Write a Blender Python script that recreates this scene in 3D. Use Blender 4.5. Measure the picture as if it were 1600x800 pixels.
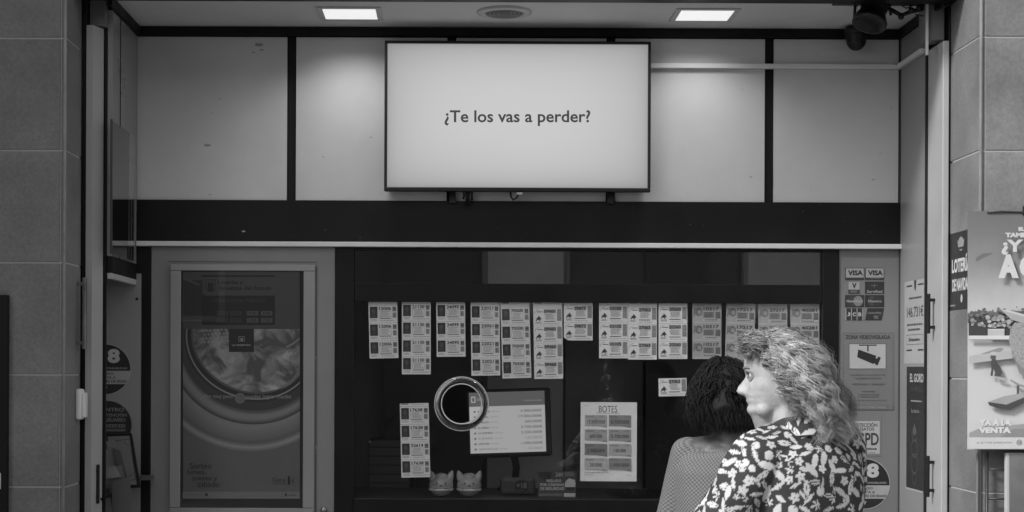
import bpy, bmesh, math, random
import numpy as np
from mathutils import Vector, Matrix
from math import pi, sin, cos, radians
random.seed(7); rng = np.random.default_rng(7)
for o in list(bpy.data.objects): bpy.data.objects.remove(o)
SC = bpy.context.scene
COL = SC.collection
# ------------------------------------------------------------------ camera
F = 2400.0; VX = 712.0; VY = 576.0; ROLL = 0.0042; EYE = 1.6
cd = bpy.data.cameras.new('camera'); cam = bpy.data.objects.new('camera', cd); COL.objects.link(cam)
cd.sensor_width = 36; cd.lens = F/1600*36; cd.shift_x = (800-VX)/1600; cd.shift_y = (VY-400)/1600
cd.clip_start = 0.05; cd.clip_end = 500
cam.matrix_world = Matrix.Translation((0,0,EYE)) @ Matrix.Rotation(pi/2,4,'X') @ Matrix.Rotation(ROLL,4,'Z')
SC.camera = cam
# ------------------------------------------------------------------ light
SUN_EL, SUN_AZ = 40, 234      # degrees; azimuth of the sun clockwise from +Y
W = bpy.data.worlds.new('World'); SC.world = W; W.use_nodes = True
wn = W.node_tree.nodes; wl = W.node_tree.links
sky = wn.new('ShaderNodeTexSky'); sky.sky_type = 'NISHITA'; sky.sun_disc = False
sky.sun_elevation = radians(SUN_EL); sky.sun_rotation = radians(SUN_AZ)
bw = wn.new('ShaderNodeRGBToBW'); wl.new(sky.outputs[0], bw.inputs[0])
wl.new(bw.outputs[0], wn['Background'].inputs[0]); wn['Background'].inputs[1].default_value = 0.125
sd = bpy.data.lights.new('sun', 'SUN'); sd.energy = 1.5; sd.angle = radians(11); sd.color = (1,1,1)
sun = bpy.data.objects.new('sun', sd); COL.objects.link(sun)
az, el = radians(SUN_AZ), radians(SUN_EL)
sdir = Vector((sin(az)*cos(el), cos(az)*cos(el), sin(el)))
sun.rotation_euler = sdir.to_track_quat('Z','Y').to_euler(); sun.location = (0,-3,12)
SC.view_settings.view_transform = 'Standard'; SC.view_settings.look = 'None'
SC.view_settings.exposure = 1.15; SC.view_settings.gamma = 1; SC.view_settings.use_curve_mapping = False
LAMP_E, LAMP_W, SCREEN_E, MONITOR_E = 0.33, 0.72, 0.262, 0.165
# ------------------------------------------------------------------ helpers
def P(px, py, Y):
    dx, dy = px-VX, py-VY; c, s = cos(ROLL), sin(ROLL)
    return ((dx*c+dy*s)*Y/F, EYE-(-dx*s+dy*c)*Y/F)
def PX(px, Y, py=576): return P(px,py,Y)[0]
def PZ(py, Y, px=712): return P(px,py,Y)[1]
def tag(o, label=None, cat=None, group=None, kind=None):
    if label: o['label'] = label
    if cat: o['category'] = cat
    if group: o['group'] = group
    if kind: o['kind'] = kind
    return o
def thing(name, label, cat, loc=(0,0,0), group=None):
    o = bpy.data.objects.new(name, None); COL.objects.link(o); o.location = loc; o.empty_display_size = .05
    return tag(o, label, cat, group)
def worldloc(o):
    v = Vector((0,0,0))
    while o is not None: v += o.location; o = o.parent
    return v
MATS = {}
def mat(name, base, rough=.5, var=.0, vscale=6, bump=0, bscale=60, metal=0, spec=.5, emit=0):
    if name in MATS: return MATS[name]
    m = bpy.data.materials.new(name); m.use_nodes = True; n = m.node_tree.nodes; l = m.node_tree.links
    b = n['Principled BSDF']; b.inputs['Roughness'].default_value = rough; b.inputs['Metallic'].default_value = metal
    b.inputs['Specular IOR Level'].default_value = spec
    b.inputs['Base Color'].default_value = (base,base,base,1)
    tc = n.new('ShaderNodeTexCoord')
    if var > 0:
        a = n.new('ShaderNodeTexNoise'); a.inputs['Scale'].default_value = vscale; a.inputs['Detail'].default_value = 7; a.inputs['Roughness'].default_value = .62
        l.new(tc.outputs['Object'], a.inputs['Vector'])
        r = n.new('ShaderNodeMapRange'); r.inputs['From Min'].default_value = .3; r.inputs['From Max'].default_value = .7
        r.inputs['To Min'].default_value = base*(1-var); r.inputs['To Max'].default_value = base*(1+var)
        l.new(a.outputs['Fac'], r.inputs['Value']); l.new(r.outputs[0], b.inputs['Base Color'])
        r2 = n.new('ShaderNodeMapRange'); r2.inputs['From Min'].default_value = .3; r2.inputs['From Max'].default_value = .7
        r2.inputs['To Min'].default_value = max(.03,rough*.8); r2.inputs['To Max'].default_value = min(1,rough*1.2)
        l.new(a.outputs['Fac'], r2.inputs['Value']); l.new(r2.outputs[0], b.inputs['Roughness'])
    if bump > 0:
        a2 = n.new('ShaderNodeTexNoise'); a2.inputs['Scale'].default_value = bscale; a2.inputs['Detail'].default_value = 5
        l.new(tc.outputs['Object'], a2.inputs['Vector'])
        bp = n.new('ShaderNodeBump'); bp.inputs['Strength'].default_value = bump; bp.inputs['Distance'].default_value = .01
        l.new(a2.outputs['Fac'], bp.inputs['Height']); l.new(bp.outputs[0], b.inputs['Normal'])
    if emit > 0:
        b.inputs['Emission Color'].default_value = (1,1,1,1); b.inputs['Emission Strength'].default_value = emit
    MATS[name] = m; return m
def ink(g, rough=.5):
    k = round(g,3); return mat('ink_%03d_%02d' % (int(k*1000), int(rough*10)), k, rough, var=.04, vscale=30)
def lightmat(g):     # self-lit pixel of a screen
    k = 'screen_%03d' % int(g*1000)
    if k in MATS: return MATS[k]
    m = mat(k, .02, .3); b = m.node_tree.nodes['Principled BSDF']
    b.inputs['Emission Color'].default_value = (1,1,1,1); b.inputs['Emission Strength'].default_value = g
    return m
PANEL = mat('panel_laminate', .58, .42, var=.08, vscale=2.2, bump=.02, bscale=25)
PANEL_D = mat('panel_dark', .30, .4, var=.06, vscale=3)
WHITE = mat('white_paint', .25, .4, var=.06, vscale=4)
LEAFM = mat('door_leaf_paint', .40, .38, var=.07, vscale=3, bump=.03, bscale=12)
BLACK = mat('black_paint', .008, .5, var=.3, vscale=5, spec=.25)
BLACKM = mat('black_matt', .010, .7, var=.2, vscale=8)
PLASTIC = mat('black_plastic', .007, .45)
STONE = None
CEIL = mat('ceiling_board', .66, .8, var=.07, vscale=2.5, bump=.05, bscale=14)
STEEL = mat('brushed_steel', .35, .32, var=.1, vscale=20, metal=1)
PAPER = ink(.58)
def stone_mat(name='stone_tile', base=.185):
    m = mat(name, base, .62, var=.26, vscale=3.2, bump=.12, bscale=45)
    n = m.node_tree.nodes; l = m.node_tree.links; b = n['Principled BSDF']
    tc = n.new('ShaderNodeTexCoord')
    f = n.new('ShaderNodeTexNoise'); f.inputs['Scale'].default_value = 90; f.inputs['Detail'].default_value = 4
    l.new(tc.outputs['Object'], f.inputs['Vector'])
    src = b.inputs['Base Color'].links[0].from_socket
    mr = n.new('ShaderNodeMapRange'); mr.inputs['From Min'].default_value=.3; mr.inputs['From Max'].default_value=.7; mr.inputs['To Min'].default_value=.88; mr.inputs['To Max'].default_value=1.12
    l.new(f.outputs['Fac'], mr.inputs['Value'])
    mu = n.new('ShaderNodeMath'); mu.operation='MULTIPLY'; l.new(src, mu.inputs[0]); l.new(mr.outputs[0], mu.inputs[1])
    l.new(mu.outputs[0], b.inputs['Base Color'])
    return m
STONE = stone_mat(); STONES = [STONE, stone_mat('stone_tile_pale',.205), stone_mat('stone_tile_dark',.162), stone_mat('stone_tile_worn',.188)]
def glass_mat(name='window_glass', refl=1.7, tint=.95, rough=.0):
    if name in MATS: return MATS[name]
    m = bpy.data.materials.new(name); m.use_nodes = True; n = m.node_tree.nodes; l = m.node_tree.links
    n.remove(n['Principled BSDF']); out = n['Material Output']
    t = n.new('ShaderNodeBsdfTransparent'); t.inputs[0].default_value = (tint,)*3+(1,)
    g = n.new('ShaderNodeBsdfGlossy'); g.inputs['Roughness'].default_value = rough; g.inputs[0].default_value = (1,1,1,1)
    fr = n.new('ShaderNodeFresnel'); fr.inputs[0].default_value = 1.5
    mu = n.new('ShaderNodeMath'); mu.operation = 'MULTIPLY'; mu.use_clamp = True; mu.inputs[1].default_value = refl
    mx = n.new('ShaderNodeMixShader'); l.new(fr.outputs[0], mu.inputs[0]); l.new(mu.outputs[0], mx.inputs[0])
    l.new(t.outputs[0], mx.inputs[1]); l.new(g.outputs[0], mx.inputs[2]); l.new(mx.outputs[0], out.inputs[0])
    MATS[name] = m; return m
GLASS = glass_mat()

def frame_of(d):
    d = Vector(d).normalized(); a = Vector((0,0,1)) if abs(d.z) < .9 else Vector((1,0,0))
    u = d.cross(a).normalized(); return u, d.cross(u).normalized(), d
class MB:
    def __init__(s): s.v=[]; s.f=[]; s.mi=[]; s.mats=[]; s.sm=[]
    def _m(s, m):
        if m not in s.mats: s.mats.append(m)
        return s.mats.index(m)
    def add(s, vs, fs, m, smooth=False):
        o = len(s.v); s.v += [tuple(v) for v in vs]; k = s._m(m)
        for f in fs: s.f.append(tuple(i+o for i in f)); s.mi.append(k); s.sm.append(smooth)
        return s
    def box(s, x0,x1,y0,y1,z0,z1, m, bev=0, M=None):
        if x0>x1: x0,x1=x1,x0
        if y0>y1: y0,y1=y1,y0
        if z0>z1: z0,z1=z1,z0
        bm = bmesh.new(); bmesh.ops.create_cube(bm, size=1)
        for v in bm.verts: v.co = Vector(((x0+x1)/2+v.co.x*(x1-x0), (y0+y1)/2+v.co.y*(y1-y0), (z0+z1)/2+v.co.z*(z1-z0)))
        if bev > 0:
            bev = min(bev, .45*min(x1-x0,y1-y0,z1-z0))
            bmesh.ops.bevel(bm, geom=list(bm.edges), offset=bev, segments=2, affect='EDGES', profile=.5)
        if M is not None: bm.transform(M)
        bm.verts.index_update()
        s.add([v.co[:] for v in bm.verts], [[v.index for v in f.verts] for f in bm.faces], m, False); bm.free(); return s
    def tube(s, pts, r, m, n=10, caps=True, smooth=True):
        pts = [Vector(p) for p in pts]; rs = r if isinstance(r,(list,tuple)) else [r]*len(pts)
        V=[];Fc=[]; pu=None
        for i,p in enumerate(pts):
            d = (pts[min(i+1,len(pts)-1)]-pts[max(i-1,0)])
            u,w,d = frame_of(d)
            if pu is not None:
                u = (pu - d*pu.dot(d)).normalized(); w = d.cross(u).normalized()
            pu = u
            for k in range(n):
                a=2*pi*k/n; V.append(p+(u*cos(a)+w*sin(a))*rs[i])
        for i in range(len(pts)-1):
            for k in range(n):
                Fc.append((i*n+k, i*n+(k+1)%n, (i+1)*n+(k+1)%n, (i+1)*n+k))
        if caps: Fc.append(tuple(range(n))[::-1]); Fc.append(tuple((len(pts)-1)*n+k for k in range(n)))
        return s.add(V,Fc,m,smooth)
    def lathe(s, prof, m, origin=(0,0,0), axis=(0,0,1), n=32, smooth=True):
        u,w,d = frame_of(axis); o = Vector(origin); V=[];Fc=[]
        for (r,h) in prof:
            for k in range(n):
                a=2*pi*k/n; V.append(o+d*h+(u*cos(a)+w*sin(a))*max(r,1e-5))
        for i in range(len(prof)-1):
            for k in range(n): Fc.append((i*n+k, i*n+(k+1)%n, (i+1)*n+(k+1)%n, (i+1)*n+k))
        return s.add(V,Fc,m,smooth)
    def ell(s, c, r, m, n=20, R=None):
        V=[];Fc=[]; k=n//2; R = R or Matrix.Identity(3)
        for i in range(k+1):
            t=pi*i/k
            for j in range(n):
                a=2*pi*j/n; V.append(Vector(c)+R@Vector((r[0]*sin(t)*cos(a), r[1]*sin(t)*sin(a), r[2]*cos(t))))
        for i in range(k):
            for j in range(n): Fc.append((i*n+j, (i+1)*n+j, (i+1)*n+(j+1)%n, i*n+(j+1)%n))
        return s.add(V,Fc,m,True)
    def cone(s, p0,p1,r0,r1,m,n=18):
        p0,p1=Vector(p0),Vector(p1); d=(p1-p0); L=d.length; prof=[]
        for i in range(5):
            a=pi/2*i/4; prof.append((r0*sin(a), -r0*cos(a)))
        for i in range(5):
            a=pi/2*i/4; prof.append((r1*cos(a), L+r1*sin(a)))
        return s.lathe(prof,m,p0,d,n)
    def build(s, name, parent=None, label=None, weld=False):
        me = bpy.data.meshes.new(name)
        off = worldloc(parent) if parent else Vector((0,0,0))
        vs = [(v[0]-off.x, v[1]-off.y, v[2]-off.z) for v in s.v]
        me.from_pydata(vs, [], s.f)
        for m in s.mats: me.materials.append(m)
        me.polygons.foreach_set('material_index', s.mi); me.polygons.foreach_set('use_smooth', s.sm)
        bm = bmesh.new(); bm.from_mesh(me); bmesh.ops.recalc_face_normals(bm, faces=bm.faces); bm.to_mesh(me); bm.free()
        me.update(); o = bpy.data.objects.new(name, me); COL.objects.link(o)
        if parent: o.parent = parent
        if label: o['label'] = label
        return o
# text outlines as flat meshes
TC = {}
TMP = bpy.data.scenes.new('scratch')     # small scratch scene: keeps the helper evaluations fast
def tmp_dg():
    with bpy.context.temp_override(scene=TMP, view_layer=TMP.view_layers[0]):
        d=bpy.context.evaluated_depsgraph_get(); d.update(); return d
def text2d(t, bold=0.0):
    k=(t,bold)
    if k in TC: return TC[k]
    cu = bpy.data.curves.new('t','FONT'); cu.body=t; cu.size=1; cu.offset=bold; cu.resolution_u=3; cu.fill_mode='FRONT'
    ob = bpy.data.objects.new('t',cu); TMP.collection.objects.link(ob)
    dg = tmp_dg(); e = ob.evaluated_get(dg); me = e.to_mesh()
    V = np.array([v.co[:2] for v in me.vertices]); Fc = [tuple(p.vertices) for p in me.polygons]
    e.to_mesh_clear(); bpy.data.objects.remove(ob); bpy.data.curves.remove(cu)
    if len(V)==0: V=np.zeros((1,2)); Fc=[]
    mn=V.min(0); mx=V.max(0); V=(V-mn)/np.maximum(mx-mn,1e-6)
    TC[k]=(V,Fc,(mx-mn)); return TC[k]
def clip_poly(pts, c):
    for ax,lim,sg in ((0,c[0],1),(0,c[2],-1),(1,c[1],1),(1,c[3],-1)):
        out=[]
        for i in range(len(pts)):
            a,b=pts[i],pts[(i+1)%len(pts)]; ia=(a[ax]-lim)*sg>=0; ib=(b[ax]-lim)*sg>=0
            if ia: out.append(a)
            if ia!=ib:
                t=(lim-a[ax])/(b[ax]-a[ax]); out.append((a[0]+t*(b[0]-a[0]), a[1]+t*(b[1]-a[1])))
        pts=out
        if len(pts)<3: return []
    return pts
class Print:
    """flat printed thing: u right, v down, mp(u,v,h) -> point h metres in front of the sheet"""
    STEP=.00012
    def __init__(s, mp, matf=ink): s.mp=mp; s.mb=MB(); s.clip=None; s.L=1; s.matf=matf; s.rot=None
    def _m(s,g): return g if isinstance(g, bpy.types.Material) else s.matf(g)
    def _pt(s,u,v,h):
        if s.rot:
            cx,cy,a=s.rot; du,dv=u-cx,v-cy; u=cx+du*cos(a)-dv*sin(a); v=cy+du*sin(a)+dv*cos(a)
        return s.mp(u,v,h)
    def poly(s, pts, g, L=None):
        if s.clip: pts=clip_poly(list(pts), s.clip)
        if len(pts)<3: return s
        if L is None: s.L+=1; L=s.L
        h=L*s.STEP; s.mb.add([s._pt(u,v,h) for u,v in pts],[tuple(range(len(pts)))],s._m(g)); return s
    def rect(s,u0,v0,u1,v1,g,L=None): return s.poly([(u0,v0),(u1,v0),(u1,v1),(u0,v1)],g,L)
    def outline(s,u0,v0,u1,v1,t,g,L=None):
        if L is None: s.L+=1; L=s.L
        s.rect(u0,v0,u1,v0+t,g,L); s.rect(u0,v1-t,u1,v1,g,L); s.rect(u0,v0+t,u0+t,v1-t,g,L); s.rect(u1-t,v0+t,u1,v1-t,g,L); return s
    def tell(s,cx,cy,rx,ry,tilt,g,n=72):
        c,q=cos(tilt),sin(tilt)
        return s.poly([(cx+rx*cos(t)*c-ry*sin(t)*q, cy+rx*cos(t)*q+ry*sin(t)*c) for t in [2*pi*i/n for i in range(n)]],g)
    def ell(s,cx,cy,rx,ry,g,n=40,L=None,a0=0,a1=2*pi):
        return s.poly([(cx+rx*cos(a0+(a1-a0)*i/n), cy+ry*sin(a0+(a1-a0)*i/n)) for i in range(n+(a1-a0<6.2))],g,L)
    def ring(s,cx,cy,rx,ry,t,g,n=40,a0=0,a1=2*pi,L=None):
        if L is None: s.L+=1; L=s.L
        for i in range(n):
            A=a0+(a1-a0)*i/n; B=a0+(a1-a0)*(i+1)/n
            s.poly([(cx+rx*cos(A),cy+ry*sin(A)),(cx+rx*cos(B),cy+ry*sin(B)),(cx+(rx-t)*cos(B),cy+(ry-t)*sin(B)),(cx+(rx-t)*cos(A),cy+(ry-t)*sin(A))],g,L)
        return s
    def text(s,t,u0,v0,u1,v1,g,bold=0.0,L=None):
        V,Fc,_=text2d(t,bold)
        if L is None: s.L+=1; L=s.L
        h=L*s.STEP; Q=[(u0+(u1-u0)*x, v1-(v1-v0)*y) for x,y in V]
        if s.clip:
            for f in Fc:
                p=clip_poly([Q[i] for i in f], s.clip)
                if len(p)>=3: s.mb.add([s._pt(a,b,h) for a,b in p],[tuple(range(len(p)))],s._m(g))
        else: s.mb.add([s._pt(a,b,h) for a,b in Q],Fc,s._m(g))
        return s
    def lines(s,u0,v0,u1,n,pitch,t,g,jit=.25):
        s.L+=1
        for i in range(n):
            a=u0+(u1-u0)*jit*random.random()*.5; b=u1-(u1-u0)*jit*random.random()
            x=a
            while x<b:
                w=(u1-u0)*random.uniform(.06,.2); s.rect(x,v0+i*pitch,min(x+w,b),v0+i*pitch+t,g,s.L); x+=w+(u1-u0)*.025
        return s
    def sheet(s,u0,v0,u1,v1,g,thick=.0006,bow=0,sub=1):
        c=[(u0,v0),(u1,v0),(u1,v1),(u0,v1)]
        V=[s._pt(a,b,0) for a,b in c]+[s._pt(a,b,-thick) for a,b in c]
        s.mb.add(V,[(0,1,2,3),(7,6,5,4),(0,4,5,1),(1,5,6,2),(2,6,7,3),(3,7,4,0)],s._m(g)); return s
    def build(s,name,parent=None,label=None): return s.mb.build(name,parent,label)
def front(Y):      # sheet facing the camera side (-Y) on plane y=Y, coordinates = survey pixels
    def mp(u,v,h):
        x,z=P(u,v,Y); return (x,Y-h,z)
    return mp
def plane(o, ux, vx, nz, k=1.0):  # metric sheet
    o=Vector(o); ux=Vector(ux).normalized(); vx=Vector(vx).normalized(); nz=Vector(nz).normalized()
    return lambda u,v,h: tuple(o+ux*u*k+vx*v*k+nz*h)
def evalmesh(ob):
    COL.objects.unlink(ob); TMP.collection.objects.link(ob)
    dg=tmp_dg(); return bpy.data.meshes.new_from_object(ob.evaluated_get(dg))
def remeshed(mb, voxel, smooth=6, factor=.5):
    o=mb.build('tmp'); m=o.modifiers.new('r','REMESH'); m.mode='VOXEL'; m.voxel_size=voxel; m.use_smooth_shade=True
    if smooth: k=o.modifiers.new('s','SMOOTH'); k.factor=factor; k.iterations=smooth
    me=evalmesh(o); bpy.data.objects.remove(o); return me
def mesh_obj(name, me, m, parent=None, label=None):
    off=worldloc(parent) if parent else Vector((0,0,0)); me.transform(Matrix.Translation(-off))
    me.materials.clear(); me.materials.append(m)
    me.polygons.foreach_set('use_smooth',[True]*len(me.polygons))
    o=bpy.data.objects.new(name,me); COL.objects.link(o)
    if parent: o.parent=parent
    if label: o['label']=label
    return o
def subd_noise(me, amp, scale, seed=0, zs=1.0):
    from mathutils import noise
    for v in me.vertices:
        p=Vector((v.co.x*scale+seed, v.co.y*scale, v.co.z*scale*zs)); v.co += v.normal*amp*(noise.noise(p)+.5*noise.noise(p*2.1))
# ================================================================== SETTING: street
DW=6.40; YF=5.55; XL=-1.331; XR=1.848; CZ=3.02
def struct(name, mb): return tag(mb.build(name), kind='structure')
struct('ground', MB().box(-60,60,-60,60,-.4,-.12, mat('asphalt',.05,.85,var=.2,vscale=3,bump=.4,bscale=80)))
struct('pavement', MB().box(-30,30,1.2,YF+.02,-.119,0, mat('paving',.22,.75,var=.15,vscale=4,bump=.2,bscale=40)).box(-30,30,-8,-4.6,-.119,0, mat('paving',.22)))
# ================================================================== BUILDING
shop = thing('shop_building','stone clad street front building with a recessed lottery counter under a low ceiling','building',(0,DW,0))
XPL=-1.432; YL=5.64; XPR=1.887
JZ=[2.395+.412*k for k in range(-6,14)]
def cladding(name, x0, x1, reveal_x, sgn):
    m=MB(); g=.003; YF=YL if sgn<0 else 5.55
    # core
    lo,hi=(x0,x1)
    m.box(lo-(.0175 if sgn>0 else 0),hi+(.0175 if sgn<0 else 0),YF+.003,5.85,0,9, mat('grout',.42,.9)); m.box(lo,hi,5.851,DW+.6,0,9,mat('grout',.42,.9))
    xs=[]
    w=.62
    if sgn<0:
        x=x1
        while x>x0: xs.append((max(x-w,x0),x)); x-=w
    else:
        x=x0
        while x<x1: xs.append((x,min(x+w,x1))); x+=w
    for a,b in xs:
        for z0,z1 in zip(JZ[:-1],JZ[1:]):
            m.box(a+g,b-g,YF,YF+.0215,z0+g,z1-g,random.choice(STONES),bev=.0015)
    for z0,z1 in zip(JZ[:-1],JZ[1:]):      # reveal tiles
        if sgn<0: m.box(x1-.0005,x1+.02,YF+.001,YF+.22,z0+g,z1-g,STONE,bev=.0015)
        else: m.box(x0-.02,x0+.0005,YF+.001,YF+.32,z0+g,z1-g,STONE,bev=.0015)
    # corner bead
    if sgn<0: m.tube([(x1+.013,YF-.001,0),(x1+.013,YF-.001,9)],.006,mat('corner_bead',.34,.5,var=.2,vscale=9),8)
    else: m.tube([(x0-.013,YF-.001,0),(x0-.013,YF-.001,9)],.006,mat('corner_bead',.34),8)
    return m.build(name,shop)
cladding('pillar',-9,XPL-.02,None,-1)
cladding('pillar',XPR+.02,9,None,1)
# upper wall above the opening, body of the building behind
m=MB(); m.box(XPL-.02,XPR+.02,YF+.02,5.80,3.30,9,STONE); m.box(-9,9,DW+2.9,DW+3.1,0,9,BLACKM); m.build('upper_wall',shop)
m=MB(); m.box(XPL-.02,XPR+.02,5.70,5.862,2.998,3.30,BLACK,.003); m.build('lintel',shop)
m=MB(); m.box(XPL-.02,XPR+.02,5.862,DW+.3,CZ,CZ+.05,CEIL); m.build('ceiling',shop)
# cornice
m=MB(); m.box(XL,XR,DW-.016,DW-.001,2.982,CZ-.002,BLACK,.002); m.box(XL,XL+.015,5.86,DW-.018,2.982,CZ-.002,BLACK,.002); m.box(XR-.015,XR,5.86,DW-.018,2.982,CZ-.002,BLACK,.002)
m.build('cornice',shop)
zP0=PZ(314,DW); zP1=2.978
zF0=PZ(379,DW); zL0=PZ(387,DW)
m=MB(); m.box(XL-.3,XR+.05,DW+.012,DW+.10,zL0,CZ,BLACK); m.build('backing_wall',shop)
xs=[PX(213,DW,180)+.003]+[PX(p,DW,180) for p in (455.5,705.5,954,1202)]+[PX(1405,DW,180)-.003]
for i in range(5):
    a=xs[i]+(.019 if i else 0); b=xs[i+1]-(.019 if i<4 else 0)
    m=MB().box(a,b,DW-.001,DW+.0115,zP0,zP1-.0,PANEL,.001)
    if i==0:
        for (px,py,r) in ((324,227,.010),(405,70,.012),(409,78,.006),(396,82,.005)):
            x,z=P(px,py,DW); m.ell((x,DW-.0012,z),(r*1.5,.0012,r*.6),mat('smudge',.30,.6),12)
    for k in range(5):
        gx_=random.uniform(a+.03,b-.03); gz_=random.uniform(zP0+.02,zP1-.02); r_=random.uniform(.0015,.004)
        m.ell((gx_,DW-.0011,gz_),(r_*random.uniform(1,2.5),.0008,r_),mat('smudge_light',.40,.6),9)
    m.build('wall_panel',shop)
m=MB().box(XL+.001,XR-.001,DW-.012,DW+.011,zF0,zP0-.001,BLACK,.001)
x,z=P(381,362,DW); m.ell((x,DW-.0125,z),(.008,.0012,.004),mat('chip',.3),10); [m.ell((random.uniform(XL+.05,XR-.05),DW-.0123,random.uniform(zF0+.01,zP0-.01)),(random.uniform(.001,.004),.0008,random.uniform(.001,.002)),mat('chip_dim',.08),8) for _ in range(14)]; m.build('fascia',shop)
m=MB().box(XL+.002,XR+.001,DW-.03,DW+.011,zL0,zF0-.001,mat('ledge_white',.7,.4,var=.05),.003); m.build('ledge',shop)
# left return
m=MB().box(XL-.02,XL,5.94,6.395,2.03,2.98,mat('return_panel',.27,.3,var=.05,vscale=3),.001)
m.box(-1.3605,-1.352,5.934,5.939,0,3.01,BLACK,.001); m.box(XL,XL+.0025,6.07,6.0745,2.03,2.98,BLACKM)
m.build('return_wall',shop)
m=MB().box(XL-.02,XL+.002,5.94,6.395,1.965,2.029,BLACK,.002); m.box(XL-.018,XL+.001,5.94,6.395,1.942,1.9645,mat('rim',.45,.5),.001); m.build('niche_rim',shop)
m=MB(); NB=6.387
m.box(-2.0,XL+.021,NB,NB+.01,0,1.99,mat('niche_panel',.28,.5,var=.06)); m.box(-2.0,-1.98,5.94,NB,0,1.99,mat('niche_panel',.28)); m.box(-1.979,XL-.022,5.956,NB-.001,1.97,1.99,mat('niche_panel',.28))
m.box(-1.979,-1.354,5.941,5.955,0,1.99,BLACKM)
x,z=P(214,467,NB); m.ell((x,NB-.001,z),(.006,.002,.006),BLACKM,10)
m.build('niche',shop)
# right return
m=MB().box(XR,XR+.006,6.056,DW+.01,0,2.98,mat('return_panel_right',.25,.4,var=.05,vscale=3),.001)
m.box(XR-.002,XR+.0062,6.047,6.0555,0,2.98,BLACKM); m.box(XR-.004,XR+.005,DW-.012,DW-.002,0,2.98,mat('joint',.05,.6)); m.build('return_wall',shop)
m=MB().box(XPR-.0065,XPR-.0008,5.872,5.93,0,3.0,BLACK,.002); m.build('track_post',shop)
m=MB().box(XPL+.002,XPL+.017,5.865,5.93,0,3.0,BLACK,.002); m.build('track_post',shop)
# storefront below the ledge
ZB=PZ(779,DW)
def X6(p,py=600): return PX(p,DW,py)
m=MB().box(X6(213),X6(235),DW-.004,DW+.03,0,zL0-.001,BLACK,.002); m.build('corner_post',shop)
# door-like white panel with grooves
m=MB(); xa,xb=X6(235.5),X6(523)
m.box(xa,xb,DW,DW+.03,0,zL0-.001,WHITE,.002); gm=mat('groove',.10,.6)
for px in (265.5,493.5,487):
    for (ya,yb) in ((418,558),(562,697),(703,900)):
        m.box(X6(px),X6(px)+.003,DW-.0012,DW+.001,PZ(yb,DW),PZ(ya,DW),gm)
m.box(X6(262),X6(495),DW-.0012,DW+.001,PZ(411,DW),PZ(410,DW),gm)
m.build('door_panel',shop)
# keyhole knob on door
x,z=P(506,797,DW); MB().lathe([(0,-.02),(.012,-.02),(.014,-.01),(.012,0),(.006,.0)],STEEL,(x,DW,z),(0,1,0),16).build('door_knob',shop)
# main window
win=thing('tmp','','')
bpy.data.objects.remove(win)
wx0,wx1,wx2,wx3=X6(524),X6(553),X6(1284),X6(1309)
m=MB(); m.box(wx0,wx1,DW-.010,DW+.05,0,zL0-.001,BLACK,.002); m.box(wx2,wx3,DW-.010,DW+.05,0,zL0-.001,BLACK,.002)
m.box(wx1+.0005,wx2-.0005,DW-.006,DW+.045,PZ(472,DW),PZ(443,DW),BLACK,.002)
m.box(wx1+.0005,wx2-.0005,DW-.008,DW+.045,zL0-.012,zL0-.0012,BLACK,.001)
m.box(wx1+.0005,wx2-.0005,DW-.03,DW+.045,.9,ZB,BLACK,.002)
m.box(wx1+.0005,wx2-.0005,DW-.004,DW+.03,0,.899,BLACK,.002)
winf=m.build('window_frame',shop)
GY=DW+.012
m=MB().box(wx1,wx2,GY,GY+.001,PZ(443,DW),zL0-.012,GLASS); m.build('transom_glass',shop)
# pane with the round speaking hole
rc=P(721,631,DW); hole=32.5/375
def pane_with_hole():
    m=MB(); x0,x1,z0,z1=wx1,wx2,ZB,PZ(472,DW); n=48; V=[];Fc=[]
    for k in range(n):
        a=2*pi*k/n; V.append((rc[0]+hole*cos(a),GY,rc[1]+hole*sin(a)))
    for k in range(n):
        a=2*pi*k/n; dx,dz=cos(a),sin(a)
        t=min([(x1-rc[0])/dx if dx>1e-6 else 1e9,(x0-rc[0])/dx if dx<-1e-6 else 1e9,(z1-rc[1])/dz if dz>1e-6 else 1e9,(z0-rc[1])/dz if dz<-1e-6 else 1e9])
        V.append((rc[0]+t*dx,GY,rc[1]+t*dz))
    for k in range(n): Fc.append((k,(k+1)%n,n+(k+1)%n,n+k))
    # fill corners
    c=[(x0,z0),(x1,z0),(x1,z1),(x0,z1)]
    for cx,cz in c:
        ang=math.atan2(cz-rc[1],cx-rc[0])%(2*pi); k=int(ang/(2*pi)*n); i=len(V); V.append((cx,GY,cz)); Fc.append((n+k,i,n+(k+1)%n))
    m.add(V,Fc,GLASS); return m
pane_with_hole().build('window_glass',shop)
# clear collar round the hole
CLEAR=bpy.data.materials.new('clear_acrylic'); CLEAR.use_nodes=True; b=CLEAR.node_tree.nodes['Principled BSDF']
b.inputs['Base Color'].default_value=(.95,.95,.95,1); b.inputs['Roughness'].default_value=.03; b.inputs['Transmission Weight'].default_value=1.0; b.inputs['IOR'].default_value=1.38
cl=thing('speaking_ring','clear acrylic ring round the speaking hole in the window','ring',(rc[0],DW,rc[1]))
prof=[]; R1,R0=42/375,31.5/375; mid=(R0+R1)/2
pr=[(R0,.0),(R0,-.020),(R0+.004,-.026),(mid,-.020),(R1-.004,-.014),(R1,-.008),(R1,.0),(R0,.0)]
MB().lathe([(r,h) for r,h in pr],CLEAR,(rc[0],GY-.0005,rc[1]),(0,1,0),96).build('collar',cl)
MB().lathe([(R0-.003,0),(R0-.003,-.027),(R0+.0015,-.028),(R0+.0015,-.0)],mat('polished_edge',.75,.15),(rc[0],GY-.0006,rc[1]),(0,1,0),96).build('inner_rim',cl)
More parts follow.
